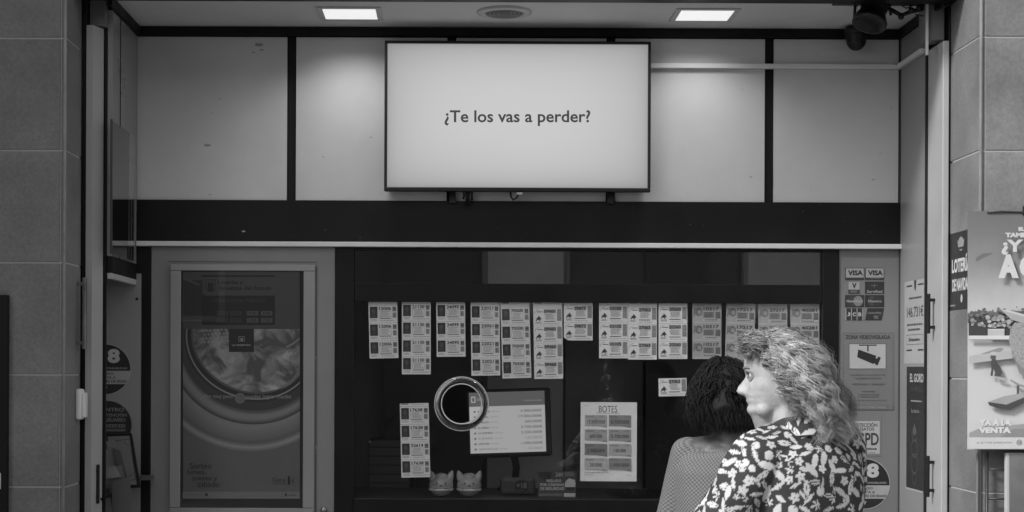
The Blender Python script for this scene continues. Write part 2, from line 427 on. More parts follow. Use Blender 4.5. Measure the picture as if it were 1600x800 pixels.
MB().lathe([(R1-.0005,0),(R1-.0005,-.009),(R1+.002,-.009),(R1+.002,-.0)],mat('polished_edge',.75,.15),(rc[0],GY-.0006,rc[1]),(0,1,0),96).build('outer_rim',cl)
# right panel
m=MB().box(X6(1310),X6(1405),DW,DW+.03,0,zL0-.001,mat('side_panel',.19,.4,var=.05,vscale=3),.002); m.build('side_panel',shop)
# booth interior
ID=mat('interior_wall',.30,.7,var=.2,vscale=2)
m=MB(); m.box(XL-.1,XR+.1,DW+1.5,DW+1.55,0,2.6,ID); m.box(XL-.2,XL-.1,DW+.06,DW+2.45,0,2.6,ID); m.box(XR+.1,XR+.2,DW+.06,DW+2.45,0,2.6,ID)
m.box(XL-.2,XR+.2,DW+.06,DW+2.45,2.6,2.65,ID); m.box(XL-.2,XR+.2,DW+.06,DW+2.45,-.02,0,ID)
Yb=DW+1.40
for (a,b,g) in ((600,755,.10),(762,880,.62),(884,1005,.20),(1165,1290,.62),(1010,1100,.10)):  # palest panels stand in for street reflections in the window glass
    m.box(PX(a,Yb),PX(b,Yb),Yb+.02,Yb+.05,.9,2.55,mat('cupboard_and_reflection_%d'%int(g*100),g,.5,var=.15,vscale=3))
m.build('interior',shop)
m=MB().box(wx1-.1,wx2+.1,DW+.046,DW+.62,ZB-.04,ZB-.003,mat('counter_top',.035,.4,var=.2)); m.build('counter',shop)

# opposite side of the street (behind the camera, lights and mirrors only)
def facade(name,label,x0,x1,y,h,base,dirn,wins):
    t=thing(name,label,'building',((x0+x1)/2,y,0))
    wm=mat('render_%d'%int(base*100),base,.8,var=.12,vscale=.7,bump=.1,bscale=20)
    MB().box(x0,x1,y-(6 if y<0 else 2.3),y,-.1,h,wm).build('wall',t)
    for (a,b,c,d,g) in wins:
        f=MB().box(a-.08,b+.08,y+.001,y+.05,c-.08,d+.08,mat('frame_light',.5,.5),.01).build('window',t)
        MB().box(a,b,y+.051,y+.06,c,d,mat('shutter_%d'%int(g*100),g,.5)).build('shutter',f)
    return t
wins=[]
for fl in range(3):
    for k,(a,b,g) in enumerate(((-8.2,-7,.1),(-4.4,-3.2,.15),(.43,1.46,.9),(3.95,5.1,.95),(8,9.2,.1))):
        wins.append((a,b,2.3+3*fl,4.6+3*fl,g))
facade('opposite_building','plain rendered house across the street with shuttered windows',-7.6,13,-8,6.2,.22,1,[w for w in wins if w[0]>-7.4 and w[3]<5])
facade('added_shade_block','added tall plain block out of view at the far left, shading the left pillar',-14,-3.2,5.5,14,.08,1,[])  # unseen block, added to keep sun and sky off the left side
# ================================================================== DOOR LEAVES
def leaf(x0,x1,ztop,label,handles,face):
    t=thing('door_leaf',label,'door',((x0+x1)/2,5.95,0),'metal door leaves folded back in the recess')
    m=MB()
    if x0<0:   # angled inner face
        q=[(x0,5.86),(x1,5.86),(-1.3635,5.93),(x0,5.93)]
        m.add([(a,b,z) for z in (.02,ztop) for a,b in q],[(3,2,1,0),(4,5,6,7)]+[(i,(i+1)%4,4+(i+1)%4,4+i) for i in range(4)],LEAFM)
    else: m.box(x0,x1,5.86,6.045,.02,ztop,LEAFM,.004)
    m.build('panel',t)
    for (zc,h) in handles:
        hx=face; s=1 if x0<0 else -1
        yo=-.05 if x0<0 else 0
        hm=MB().box(hx+s*.018,hx+s*.030,5.94+yo,5.952+yo,zc-h/2,zc+h/2,PLASTIC,.003)
        for zz in (zc-h*.34,zc+h*.34): hm.box(hx,hx+s*.02,5.941+yo,5.951+yo,zz-.006,zz+.006,PLASTIC,.001)
        hm.build('handle',t)
    return t
leaf(-1.4135,-1.389,2.905,'light metal door leaf folded back beside the left pillar',[(PZ(757,5.95),.15)],-1.395)
leaf(1.854,1.879,2.860,'white metal door leaf with two black handles beside the right pillar',[(PZ(487,5.95),.155),(PZ(741,5.95),.16)],1.854)
for (x0,x1,z) in ((-1.412,-1.350,2.91),(1.80,1.872,2.87)):
    MB().box(x0,x1,5.90,5.99,z,3.015,mat('track_grey',.16,.4,var=.1),.003).build('door_track',shop)
MB().box(1.797,1.807,5.885,5.899,2.81,3.01,mat('bright_strip',.6,.3),.002).build('door_track',shop)
# ================================================================== CEILING LAMPS, VENT
LYa,LYb=6.055,6.235
for (pa,pb,lab) in ((503,592,'square recessed ceiling lamp left of the screen'),(1060,1141,'square recessed ceiling lamp right of the screen')):
    cx=PX((pa+pb)/2,6.15,25); hw=.105
    t=thing('ceiling_lamp',lab,'ceiling lamp',(cx,6.145,CZ),'square ceiling lamps')
    fm=MB(); fmt=mat('lamp_frame',.55,.5)
    fm.box(cx-hw-.022,cx+hw+.022,LYa-.022,LYa,CZ-.005,CZ-.0005,fmt,.001); fm.box(cx-hw-.022,cx+hw+.022,LYb,LYb+.022,CZ-.005,CZ-.0005,fmt,.001)
    fm.box(cx-hw-.022,cx-hw,LYa,LYb,CZ-.005,CZ-.0005,fmt,.001); fm.box(cx+hw,cx+hw+.022,LYa,LYb,CZ-.005,CZ-.0005,fmt,.001)
    fm.build('frame',t)
    MB().box(cx-hw,cx+hw,LYa,LYb,CZ-.0035,CZ-.0008,mat('lamp_diffuser',.8,.5,emit=LAMP_E)).build('diffuser',t)
    ld=bpy.data.lights.new('lamp_light','AREA'); ld.shape='RECTANGLE'; ld.size=2*hw; ld.size_y=LYb-LYa; ld.energy=LAMP_W; ld.spread=radians(125)
    lo=bpy.data.objects.new('lamp_light',ld); COL.objects.link(lo); lo.parent=t; lo.location=(0,0,-.006)
vx=PX(788,6.11,18)
t=thing('ceiling_vent','round grey ceiling vent above the screen','vent',(vx,6.11,CZ))
MB().lathe([(.075,-.002),(.085,-.012),(.108,-.006),(.11,-.0005)],mat('vent_rim',.5,.4),(vx,6.11,CZ),(0,0,1),48).build('rim',t)
m=MB()
for r in (.012,.028,.044,.060,.074): m.lathe([(r-.006,-.004),(r,-.010),(r+.004,-.004)],mat('vent_grille',.18,.5),(vx,6.11,CZ),(0,0,1),40)
m.lathe([(0,-.003),(.08,-.003)],mat('vent_dark',.08,.6),(vx,6.11,CZ),(0,0,1),40); m.build('grille',t)
for px,py in ((733,3),(1416,42),(1407,37)):
    pass
# ================================================================== TV SCREEN
TY=DW-.085
tx0,tz1=P(601,63,TY); tx1,tz0=P(1016.5,300,TY)
tv=thing('wall_screen','large wall mounted screen with a thin black frame showing one line of text','screen',((tx0+tx1)/2,DW,tz0))
bz=.012
m=MB(); m.box(tx0,tx1,TY,TY+.03,tz0,tz0+.016,PLASTIC,.003); m.box(tx0,tx1,TY,TY+.03,tz1-bz,tz1,PLASTIC,.003)
m.box(tx0,tx0+bz,TY,TY+.03,tz0+.0162,tz1-bz-.0002,PLASTIC,.003); m.box(tx1-bz,tx1,TY,TY+.03,tz0+.0162,tz1-bz-.0002,PLASTIC,.003)
m.build('bezel',tv)
MB().box(tx0+.003,tx1-.003,TY+.0305,TY+.06,tz0+.004,tz1-.004,PLASTIC,.004).build('back_shell',tv)
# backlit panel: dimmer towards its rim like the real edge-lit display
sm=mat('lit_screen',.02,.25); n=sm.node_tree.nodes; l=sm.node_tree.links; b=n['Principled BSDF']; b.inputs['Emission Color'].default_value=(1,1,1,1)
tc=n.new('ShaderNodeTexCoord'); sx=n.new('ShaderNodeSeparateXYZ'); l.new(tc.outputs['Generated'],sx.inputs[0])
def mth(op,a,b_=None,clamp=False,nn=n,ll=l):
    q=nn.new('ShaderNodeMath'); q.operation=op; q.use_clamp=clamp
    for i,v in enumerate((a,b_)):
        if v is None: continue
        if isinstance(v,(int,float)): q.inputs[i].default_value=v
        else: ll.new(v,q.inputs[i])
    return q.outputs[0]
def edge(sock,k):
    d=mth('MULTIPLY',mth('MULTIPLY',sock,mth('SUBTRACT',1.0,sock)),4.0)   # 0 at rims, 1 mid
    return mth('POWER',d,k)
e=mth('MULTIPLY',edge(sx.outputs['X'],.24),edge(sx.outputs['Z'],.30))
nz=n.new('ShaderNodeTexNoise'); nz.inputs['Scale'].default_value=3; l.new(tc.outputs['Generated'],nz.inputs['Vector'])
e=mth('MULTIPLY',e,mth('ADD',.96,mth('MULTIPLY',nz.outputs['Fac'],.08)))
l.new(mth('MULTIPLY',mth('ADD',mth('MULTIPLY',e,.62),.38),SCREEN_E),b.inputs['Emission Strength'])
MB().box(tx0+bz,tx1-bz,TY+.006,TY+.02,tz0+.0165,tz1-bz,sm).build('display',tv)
p=Print(front(TY+.0055)); tm=lightmat(.02)
p.text('¿Te los vas a perder?',694.5,172,922.5,197,tm,.018); p.build('message',tv)
m=MB()
for px in (706,953): MB().box(PX(px-5,DW-.03),PX(px+5,DW-.03),DW-.026,DW-.013,PZ(318,DW),PZ(200,DW),PLASTIC).build('wall_bracket',tv)
x,z=P(812,301,TY); MB().box(x-.012,x+.012,TY+.001,TY+.02,z-.008,z+.001,mat('receiver',.5,.3),.002).build('sensor_tab',tv)
for k,(a,b_,c) in enumerate(((722,724,312),(727,728,322),(733,731,321),(737,736,314))):
    m=MB(); m.tube([(PX(a,DW-.05),DW-.05,PZ(296,DW)),(PX(b_,DW-.04),DW-.035,PZ(307,DW)),(PX((a+b_)/2,DW-.03),DW-.028,PZ(c,DW))],.005,PLASTIC,8); m.build('cable',tv)
m=MB(); m.tube([(PX(x_,DW-.05),DW-.05,PZ(y_,DW)) for x_,y_ in ((796,296),(797,309),(801,314),(806,311),(810,302),(812,298))],.004,PLASTIC,8)
m.build('cable',tv)
# ================================================================== CABLE TRUNKING
m=MB(); tr=mat('trunking_white',.72,.35,var=.04)
za=PZ(101,DW,1200); zb=PZ(108.5,DW,1200)
t=thing('cable_trunking','thin white cable trunking running right from the screen and round the corner','cable trunking',(1.3,DW,za))
MB().box(PX(1010,DW-.02),XR-.0005,DW-.022,DW-.0015,zb,za,tr,.003).build('run',t)
MB().box(XR-.022,XR-.0005,6.06,DW-.0225,zb,za,tr,.003).build('run',t)
# ================================================================== PROJECTOR SPOT AND DOME CAMERA
YS=5.93
def pw(px,py,Y=YS):
    x,z=P(px,py,Y); return Vector((x,Y,z))
t=thing('spotlight','black stage spotlight clamped under the lintel in the top right corner','spotlight',pw(1368,0))
c0=pw(1374,-12); c1=pw(1354,41); ax=(c1-c0).normalized()+Vector((0,-.25,0)); ax.normalize()
L=(c1-c0).length
MB().lathe([(0,0),(.03,0),(.046,.012),(.048,.05),(.052,.055),(.052,.075),(.050,.08),(.050,L-.035),(.058,L-.03),(.062,L-.012),(.066,L-.01),(.066,L+.006),(.056,L+.006),(.05,L-.02),(0,L-.02)],PLASTIC,c0,ax,32).build('housing',t)
u,w,d=frame_of(ax); m=MB()
for k in range(10):
    a=2*pi*k/10; m.box(-.003,.003,-.058,-.046,.015,.06,PLASTIC,0,Matrix.Translation(c0)@Matrix((u,w,d)).transposed().to_4x4()@Matrix.Rotation(a,4,'Z'))
m.build('cooling_fins',t)
MB().tube([pw(1335,28),pw(1336,10),pw(1350,-4),pw(1388,0),pw(1392,24)],.006,PLASTIC,8).build('yoke',t)
m=MB().tube([pw(1388,13),pw(1408,24),pw(1424,18),pw(1450,12),pw(1470,12)],.0085,PLASTIC,10); m.build('arm',t)
for px,py in ((1408,26),(1424,16),(1436,12)): MB().lathe([(0,-.014),(.011,-.014),(.012,0),(.011,.014),(0,.014)],PLASTIC,pw(px,py),(0.2,1,.3),12).build('clamp_knob',t)
m=MB().tube([pw(1403,0),pw(1408,8),pw(1416,13),pw(1428,8),pw(1434,-4)],.0028,PLASTIC,6); m.build('cable',t); m=MB(); m.tube([pw(1430,22),pw(1442,25),pw(1452,22),pw(1470,24),pw(1478,20)],.0025,PLASTIC,6); m.build('cable',t)
MB().box(PX(1300,5.9),PX(1480,5.9),5.88,5.93,PZ(4,5.9),PZ(-20,5.9),PLASTIC,.004).build('rail',t)
cx,cz=P(1338,52,6.33)
t=thing('dome_camera','small black dome camera on the ceiling in the right back corner','camera',(cx,6.33,cz))
MB().lathe([(0,.02),(.05,.02),(.052,.0),(.048,-.006)],PLASTIC,(cx,6.33,cz),(0,0,1),32).build('base',t)
MB().lathe([(.045,-.004),(.045,-.02)]+[(.040*cos(a*pi/16),-.03-.042*sin(a*pi/16)) for a in range(9)],PLASTIC,(cx,6.33,cz),(0,0,1),32).build('dome',t)
# ================================================================== LEFT PILLAR BITS
t=thing('wall_frame','black framed notice board edge on the left pillar','notice board',(PX(0,YL),YL,PZ(800,YL)))
MB().box(PX(-140,YL),PX(15,YL),YL-.03,YL-.001,PZ(980,YL),PZ(464,YL),BLACK,.004).build('frame',t)
MB().box(PX(-125,YL),PX(6,YL),YL-.032,YL-.0305,PZ(766,YL),PZ(741,YL),ink(.6)).build('notice',t)
XV=XPL+.0005
def side(px,X): return X*F/(px-VX)      # depth of survey column px on plane x=X
yh=side(120,XV)
t=thing('door_pull','long vertical steel door pull on the left pillar side','handle',(XV,yh,2.0))
zt,zb_=PZ(436,yh),PZ(548,yh)
MB().box(XV+.02,XV+.036,yh-.010,yh+.010,zb_,zt,STEEL,.005).build('bar',t)
MB().box(XV+.0002,XV+.0205,yh-.006,yh+.006,zt-.03,zt-.018,STEEL,.002).build('mount',t); MB().box(XV+.0002,XV+.0205,yh-.006,yh+.006,zb_+.018,zb_+.03,STEEL,.002).build('mount',t)
yb=side(121,XV); t=thing('alarm_box','small white plastic alarm contact box on the left pillar side','alarm box',(XV,yb,PZ(657,yb)))
MB().box(XV+.0002,XV+.022,yb-.035,yb+.03,PZ(658,yb),PZ(610,yb),mat('white_plastic',.85,.35),.008).build('case',t)
MB().box(XV+.0221,XV+.034,yb-.022,yb+.026,PZ(655,yb),PZ(616,yb),mat('white_plastic',.85),.006).build('cover',t)
# glass sheet on the left return
t=thing('glass_sheet','clear glass sheet standing against the upper left return wall','glass sheet',(XL+.01,6.1,2.1))
MB().box(XL+.006,XL+.011,5.89,6.30,2.035,2.545,glass_mat('sheet_glass',1.5,.72)).build('pane',t)
MB().box(XL+.004,XL+.013,5.884,5.889,2.035,2.55,mat('edge_dark',.06,.3)).build('edge_strip',t)
# ================================================================== PAPER GOODS ON THE WINDOW
GI=GY+.0045      # inside face of the glass (sheets face outwards)
def ticket(parent, mp, x0,y0,x1,y1, kind, num, cut=False, rot=None):
    p=Print(mp); p.rot=rot
    w,h=x1-x0,y1-y0; X=lambda a:x0+a*w; Z=lambda a:y0+a*h
    pap={1:.84,2:.85,3:.42}[kind]
    if cut: p.poly([(x0,y0),(x1,y0),(x1,y1),(X(.16),y1),(x0,Z(.84))],pap,0)
    else: p.sheet(x0,y0,x1,y1,pap)
    p.L=2
    if kind==1:
        p.rect(X(.04),Z(.07),X(.31),Z(.72),.035); p.ell(X(.17),Z(.32),w*.07,h*.14,.09,14); p.poly([(X(.07),Z(.70)),(X(.13),Z(.45)),(X(.21),Z(.45)),(X(.28),Z(.70))],.06)
        p.lines(X(.05),Z(.79),X(.3),2,h*.07,h*.03,.35)
        p.text(num,X(.36),Z(.09),X(.78),Z(.28),.05,.03)
        p.outline(X(.36),Z(.32),X(.78),Z(.68),h*.015,.4)
        p.lines(X(.39),Z(.36),X(.75),5,h*.062,h*.022,.22)
        p.rect(X(.38),Z(.73),X(.77),Z(.77),.14)
        p.rect(X(.83),Z(.09),X(.96),Z(.36),.24); p.rect(X(.83),Z(.42),X(.96),Z(.72),.34); p.text('E',X(.87),Z(.47),X(.92),Z(.66),.12,.02); p.rect(X(.85),Z(.17),X(.94),Z(.24),.08)
        p.lines(X(.36),Z(.86),X(.98),1,1,h*.025,.25)
    elif kind==2:
        p.ring(X(.17),Z(.33),w*.13,h*.24,w*.012,.2,14,pi,1.6*pi); p.rect(X(.12),Z(.19),X(.33),Z(.23),.12)
        p.ell(X(.18),Z(.60),w*.075,h*.075,.06,14); p.poly([(X(.15),Z(.58)),(X(.18),Z(.42)),(X(.24),Z(.52)),(X(.29),Z(.66)),(X(.24),Z(.64))],.06)
        p.poly([(X(.07),Z(.70)),(X(.14),Z(.58)),(X(.16),Z(.63)),(X(.10),Z(.73))],.06); p.poly([(X(.20),Z(.6)),(X(.24),Z(.74)),(X(.21),Z(.74)),(X(.17),Z(.63))],.06)
        p.lines(X(.06),Z(.78),X(.30),2,h*.06,h*.03,.25)
        p.rect(X(.36),Z(.07),X(.78),Z(.30),.42); p.text(num,X(.37),Z(.09),X(.77),Z(.28),.04,.035)
        p.lines(X(.38),Z(.35),X(.76),5,h*.065,h*.024,.2)
        p.rect(X(.37),Z(.74),X(.76),Z(.78),.12)
        p.rect(X(.82),Z(.06),X(.97),Z(.74),.33); p.ring(X(.895),Z(.6),w*.05,h*.1,w*.012,.15,10); p.lines(X(.84),Z(.14),X(.95),3,h*.1,h*.03,.18)
        p.lines(X(.34),Z(.88),X(.98),1,1,h*.02,.3)
    else:
        p.rect(x0,Z(.90),x1,y1,.50); p.rect(x0,y0,X(.02),y1,.5); p.rect(X(.98),y0,x1,y1,.5)
        p.ell(X(.22),Z(.33),w*.13,h*.24,.17,24); p.ell(X(.24),Z(.36),w*.07,h*.13,.33,20); p.poly([(X(.04),Z(.1)),(X(.15),Z(.12)),(X(.09),Z(.5)),(X(.03),Z(.6))],.22)
        p.text(num,X(.38),Z(.07),X(.92),Z(.26),.07,.03)
        p.rect(X(.38),Z(.34),X(.74),Z(.66),.22); p.lines(X(.40),Z(.38),X(.72),4,h*.075,h*.03,.08); p.rect(X(.8),Z(.34),X(.96),Z(.72),.14)
        p.rect(X(.34),Z(.73),X(.97),Z(.86),.52); p.lines(X(.37),Z(.77),X(.94),1,1,h*.05,.1)
    return p.build('ticket',parent)
T1='strips of lottery tickets taped inside the window'
cols=[
 (576.5,466,560,3,1,'12006',-.022,'leftmost strip of three portrait tickets high on the window'),
 (628,467,585,4,1,'21130',0,'strip of four portrait tickets numbered 21130'),
 (682,468,557.5,3,1,'24095',-.01,'strip of three portrait tickets numbered 24095'),
 (736,469,587,4,1,'22021',-.012,'strip of four portrait tickets numbered 22021'),
 (783.5,471,591,4,1,'70500',-.028,'tilted strip of four portrait tickets numbered 70500'),
 (834,471,592,4,2,'09460',-.016,'strip of four horse tickets numbered 09460'),
 (881,472,532,2,2,'09877',0,'short strip of two horse tickets with a cut lower corner'),
 (936,472,560,3,2,'10105',0,'strip of three horse tickets numbered 10105'),
 (981.5,472,562,3,2,'27063',.004,'strip of three horse tickets numbered 27063'),
 (1029,472,561,3,2,'20560',0,'strip of three horse tickets numbered 20560'),
 (1082,473,561,3,3,'10217',0,'strip of three grey ring tickets just left of the man\'s head'),
 (1134,474,562,3,3,'17217',.03,'strip of grey ring tickets partly behind the front of the man\'s hair'),
 (1185,475,563,3,3,'27217',0,'strip of grey ring tickets directly above the man\'s head'),
 (1235,475,563,3,3,'40281',0,'rightmost strip of grey ring tickets next to the window post'),
]
def strip(x,y0,y1,n,kind,num,tilt,label,w=45,Y=GI,nums=None,group=T1,cutlast=False):
    cx=x+w/2; cy=(y0+y1)/2; X0,Z0=P(cx,y1,Y)
    t=thing('ticket_strip',label,'lottery tickets',(X0,Y,Z0),group)
    pitch=27.7; mp=front(Y); rot=(cx,cy,-tilt) if tilt else None
    for i in range(n):
        b=y1-pitch*(n-1-i); a=b-pitch
        ticket(t,mp,x,a+.15,x+w,b-.15,kind,(nums or [num]*n)[i],cut=(cutlast and i==n-1),rot=rot)
    top=y1-pitch*n
    if top-y0>1.5:
        p=Print(mp); p.rot=rot; p.sheet(x,y0,x+w,top-.15,{1:.8,2:.82,3:.4}[kind]); p.L=2
        p.lines(x+w*.36,y0+(top-y0)*.3,x+w*.97,1,1,.6,.25); p.rect(x+w*.05,y0+.4,x+w*.3,y0+(top-y0)*.35,.12 if kind==1 else .3); p.build('ticket_stub',t)
    return t
for i,c in enumerate(cols):
    x,y0,y1,n_,k,num,tilt,lab=c
    strip(x,y0,y1,n_,k,num,-tilt if False else tilt*-1,lab,cutlast=(i==6),Y=GI+(.0006*(i%2)))
strip(626,630,746,4,1,'17638',.022*-1*-1,'low strip of four portrait tickets left of the speaking ring',nums=['17638','17638','52614','17638'])
# single ticket
X0,Z0=P(1051,619,GI); t=thing('lottery_ticket','single horse ticket on its own below the row of strips','lottery ticket',(X0,GI,Z0))
ticket(t,front(GI),1029,591,1073,619,2,'27063',rot=(1051,605,-.02))
# jackpots sheet
X0,Z0=P(951,752,GI); 
p=Print(front(GI)); p.rot=(951,690,.006)
p.sheet(907,628.5,995,752,.82); p.text('BOTES',935.5,634,964,644.5,.05,.0); p.rect(931,645.3,968,645.9,.15); p.lines(912,634,922,1,1,.7,.3)
vals=[('17.500.000','6.900.000'),('600.000','5.700.000'),('2.500.000','130.000'),('20.000','1.000.000')]
gs=[(.40,.27),(.40,.36),(.24,.44),(.48,.22)]
for r in range(4):
    for c in range(2):
        u0=913.5+37.5*c; v0=648.5+22.4*r; g=gs[r][c]
        p.poly([(u0,v0),(u0+35,v0+.4),(u0+35,v0+20),(u0+20,v0+17.8),(u0,v0+17.6)],g)
        p.lines(u0+1.5,v0+2,u0+16,2,1.1,.6,.1); p.lines(u0+24,v0+1,u0+33,2,2,.7,.15)
        p.text(vals[r][c],u0+(3.5 if len(vals[r][c])>8 else 8),v0+8,u0+(31.5 if len(vals[r][c])>8 else 27),v0+13.4,.03,.01)
        p.rect(u0+28,v0+18,u0+34,v0+18.9,.15)
p.lines(913,737.5,952,1,1,.9,.2,.05); p.lines(912,741.5,928,1,1,.7,.25,.05); p.lines(978,741.5,987,1,1,.7,.3,.05)
tag(p.build('jackpot_sheet'),'white printed sheet headed BOTES listing eight jackpots, inside the window','notice')
# ================================================================== BOOTH OBJECTS
YM=DW+.40
mt=thing('counter_monitor','tilted monitor with a list of prizes standing on the counter behind the window','monitor',(PX(798,YM),YM,ZB))
mp=front(YM); rt=(795,660,-.03)
def rp(u,v,d=0.0):
    a=rt[2]; du,dv=u-rt[0],v-rt[1]; x,z=P(rt[0]+du*cos(a)-dv*sin(a),rt[1]+du*sin(a)+dv*cos(a),YM); return Vector((x,YM+d,z))
q=[rp(722,604),rp(862,604),rp(862,716),rp(722,716)]
M_=Matrix.Identity(4)
c=rp(796,661); wx=(rp(863,661)-c); R=Matrix.Translation(c)@Matrix.Rotation(math.atan2(-wx.z,wx.x),4,'Y')
MB().box(-.186,.186,.004,.045,-.152,.152,mat('monitor_shell',.022,.4),.012,R).build('casing',mt)
p=Print(mp,matf=lightmat); p.rot=rt
k=MONITOR_E
p.rect(734,612,852,634,k*.26,1); p.rect(734,634,852,707,k,1); p.L=3
p.rect(737,618,744,628,k*.8); p.rect(739,620,742,626,k*.2); p.text('LOTERIAS',746,621,758,625,k*.8,.02); p.text('Botes de los sorteos',820,625,847,627.5,k*.7,.01)
rows=[('PRIMITIVA','6.900.000€'),('EUROMILL','17.000.000€'),('BONOLOTO','600.000€'),('EL GORDO','5.700.000€'),('LA QUINIELA','2.500.000€'),('EL QUINIGOL','130.000€'),('LOTOTURF','1.000.000€'),('QUINTUPLE PLUS','20.000€')]
for i,(a,b_) in enumerate(rows):
    v=640.5+8.4*i; g=k*(.10 if i not in (5,7) else .4)
    p.ell(742,v+1.6,2,1.7,k*.35,10); p.text(a,747,v,747+2.1*len(a),v+3.2,g,.02); p.rect(749+2.1*len(a),v+1.2,756+2.1*len(a)+6,v+2,k*.55)
    p.text(b_,847-3.3*len(b_),v-.5,847,v+3.8,k*(.25 if i not in(5,7) else .6),.01)
p.build('display',mt)
m=MB(); m.tube([rp(800,700,.06),(rp(800,700,.06)+Vector((.02,.03,-.09))),Vector((PX(806,YM),YM+.1,ZB))],.016,PLASTIC,12); m.build('stand',mt)
MB().lathe([(0,.012),(.07,.012),(.08,0),(0,0)],PLASTIC,(PX(806,YM),YM+.1,ZB),(0,0,1),32).build('foot',mt)
# ceramic cats
def cat(px,label):
    Yc=DW+.10; x=PX(px,Yc,755); z=ZB+.001; r=.052; t=thing('cat_figurine',label,'figurine',(x,Yc,z),'ceramic cat money boxes on the window counter')
    cm=mat('glazed_ceramic',.34,.12,var=.12,vscale=12); dk=mat('cat_detail',.03,.3)
    body=MB(); body.ell((x,Yc,z+.046),(r,.046,.047),cm,28); body.ell((x,Yc-.004,z+.082),(.030,.03,.018),cm,20); body.build('body',t)
    for s in (-1,1):
        e=Vector((x+s*.036,Yc-.004,z+.078)); tip=e+Vector((s*.012,-.004,.034))
        MB().lathe([(.017,-.006),(.0155,.006),(.011,.02),(.005,.03),(.001,.034)],cm,e,tip-e,16).build('ear',t)
        MB().ell((x+s*.018,Yc-.0445,z+.058),(.0034,.003,.0042),dk,10).build('eye',t)
    MB().ell((x,Yc-.0475,z+.048),(.005,.003,.003),dk,10).build('nose',t)
    for s in (-1,1):
        for a in (-.006,.004): m=MB(); m.tube([(x+s*.012,Yc-.047,z+.044+a),(x+s*.036,Yc-.043,z+.045+a*2.4)],.0007,dk,5).build('whisker',t)
    m=MB(); m.lathe([(r*.985,.026),(r*1.02,.029),(r*1.01,.033),(r*.99,.034)],mat('cat_band',.6,.3),(x,Yc,z),(0,0,1),32)  # pale band round the lower body
    # keep the pale band slightly flattened front to back
    m.v=[(v[0],Yc+(v[1]-Yc)*.90,v[2]) for v in m.v]; m.build('collar',t)
cat(689.5,'left of two glazed ceramic cats on the window counter')
cat(733,'right of two glazed ceramic cats, nearer the monitor')
# tray strip in front, security card, round tag box
Yc=DW+.16
t=thing('security_card','dark card reading VIGILADO POR CAMARAS DE SEGURIDAD propped on the counter','sign',(PX(870,Yc),Yc,ZB))
p=Print(front(Yc)); p.sheet(840.5,736,900,778.5,.07); p.L=2
p.poly([(841,737),(862,737),(860,748),(852,752),(841,744)],.03); p.ell(857,742,4.5,4.5,.02,16)
p.text('24H',868,738,879,745,.35,.03); p.lines(881,738.5,898,3,2,.9,.3)
p.text('VIGILADO',853,749,877,753.5,.5,.04); p.text('POR CAMARAS',844,755,881,759.5,.5,.04); p.text('DE SEGURIDAD',844,761,882,765.8,.5,.04)
p.ell(891,757,8.5,9,.6,24,a0=pi,a1=2*pi); p.rect(882.5,757,899,761,.6); p.ell(891,761.5,7,5,.03,20,a0=0,a1=pi); p.poly([(888,747),(899,750),(898,754),(889,751)],.6)
p.rect(881,770.5,899,776,.55); p.rect(842,771,879,775,.16); p.build('card',t)
Yc=DW+.20
t=thing('scratch_card_box','small dark dispenser box with a round black tag, between cats and card','box',(PX(810,Yc),Yc,ZB))
MB().box(PX(783,Yc),PX(838,Yc),Yc,Yc+.08,ZB+.001,PZ(747,Yc),mat('box_dark',.045,.5),.012).build('body',t)
p=Print(front(Yc-.001)); p.ell(815,760,11,10.5,.012,32); p.text('+18',807,754,823,763,.16,.03); p.lines(808,766,822,1,1,.8,.12); p.build('tag',t)
# things deeper in the booth at the left
Yc=DW+.7
t=thing('cash_register','dark boxy register in the gloom at the left end of the booth','cash register',(PX(606,Yc),Yc,ZB))
rm=mat('register_grey',.09,.5,var=.1)
MB().box(PX(575,Yc),PX(640,Yc),Yc,Yc+.3,ZB-.05,PZ(688,Yc),rm,.01).build('body',t)
m=MB()
for i in range(5): m.box(PX(578,Yc),PX(636,Yc),Yc-.004,Yc-.0005,PZ(700+i*14,Yc),PZ(698+i*14,Yc),mat('register_line',.03,.5))
m.build('vents',t)
MB().lathe([(.006,0),(.006,.004),(0,.004)],mat('steel_dot',.6,.2),(PX(578,Yc),Yc-.001,PZ(691,Yc)),(0,-1,0),12).build('lock',t)
Yc=DW+.5; t=thing('office_chair','round backed dark chair behind the counter','chair',(PX(632,Yc),Yc+.3,0))
cm=mat('chair_fabric',.06,.8,var=.2); a=[]
MB().lathe([(0,-.02),(.11,-.02),(.13,0),(.11,.02),(0,.03)],cm,(PX(640,Yc+.2),Yc+.25,1.27),(0.1,1,.1),32).build('backrest',t)
MB().box(PX(600,Yc),PX(680,Yc),Yc+.1,Yc+.5,.80,.87,cm,.03).build('seat',t)
MB().tube([(PX(640,Yc),Yc+.28,0.01),(PX(640,Yc),Yc+.28,.8)],.02,PLASTIC,10).tube([(PX(640,Yc),Yc+.5,.84),(PX(640,Yc),Yc+.3,1.2)],.015,PLASTIC,8).lathe([(.25,0),(.25,.02),(.02,.06)],PLASTIC,(PX(640,Yc),Yc+.28,.01),(0,0,1),20).build('post',t)
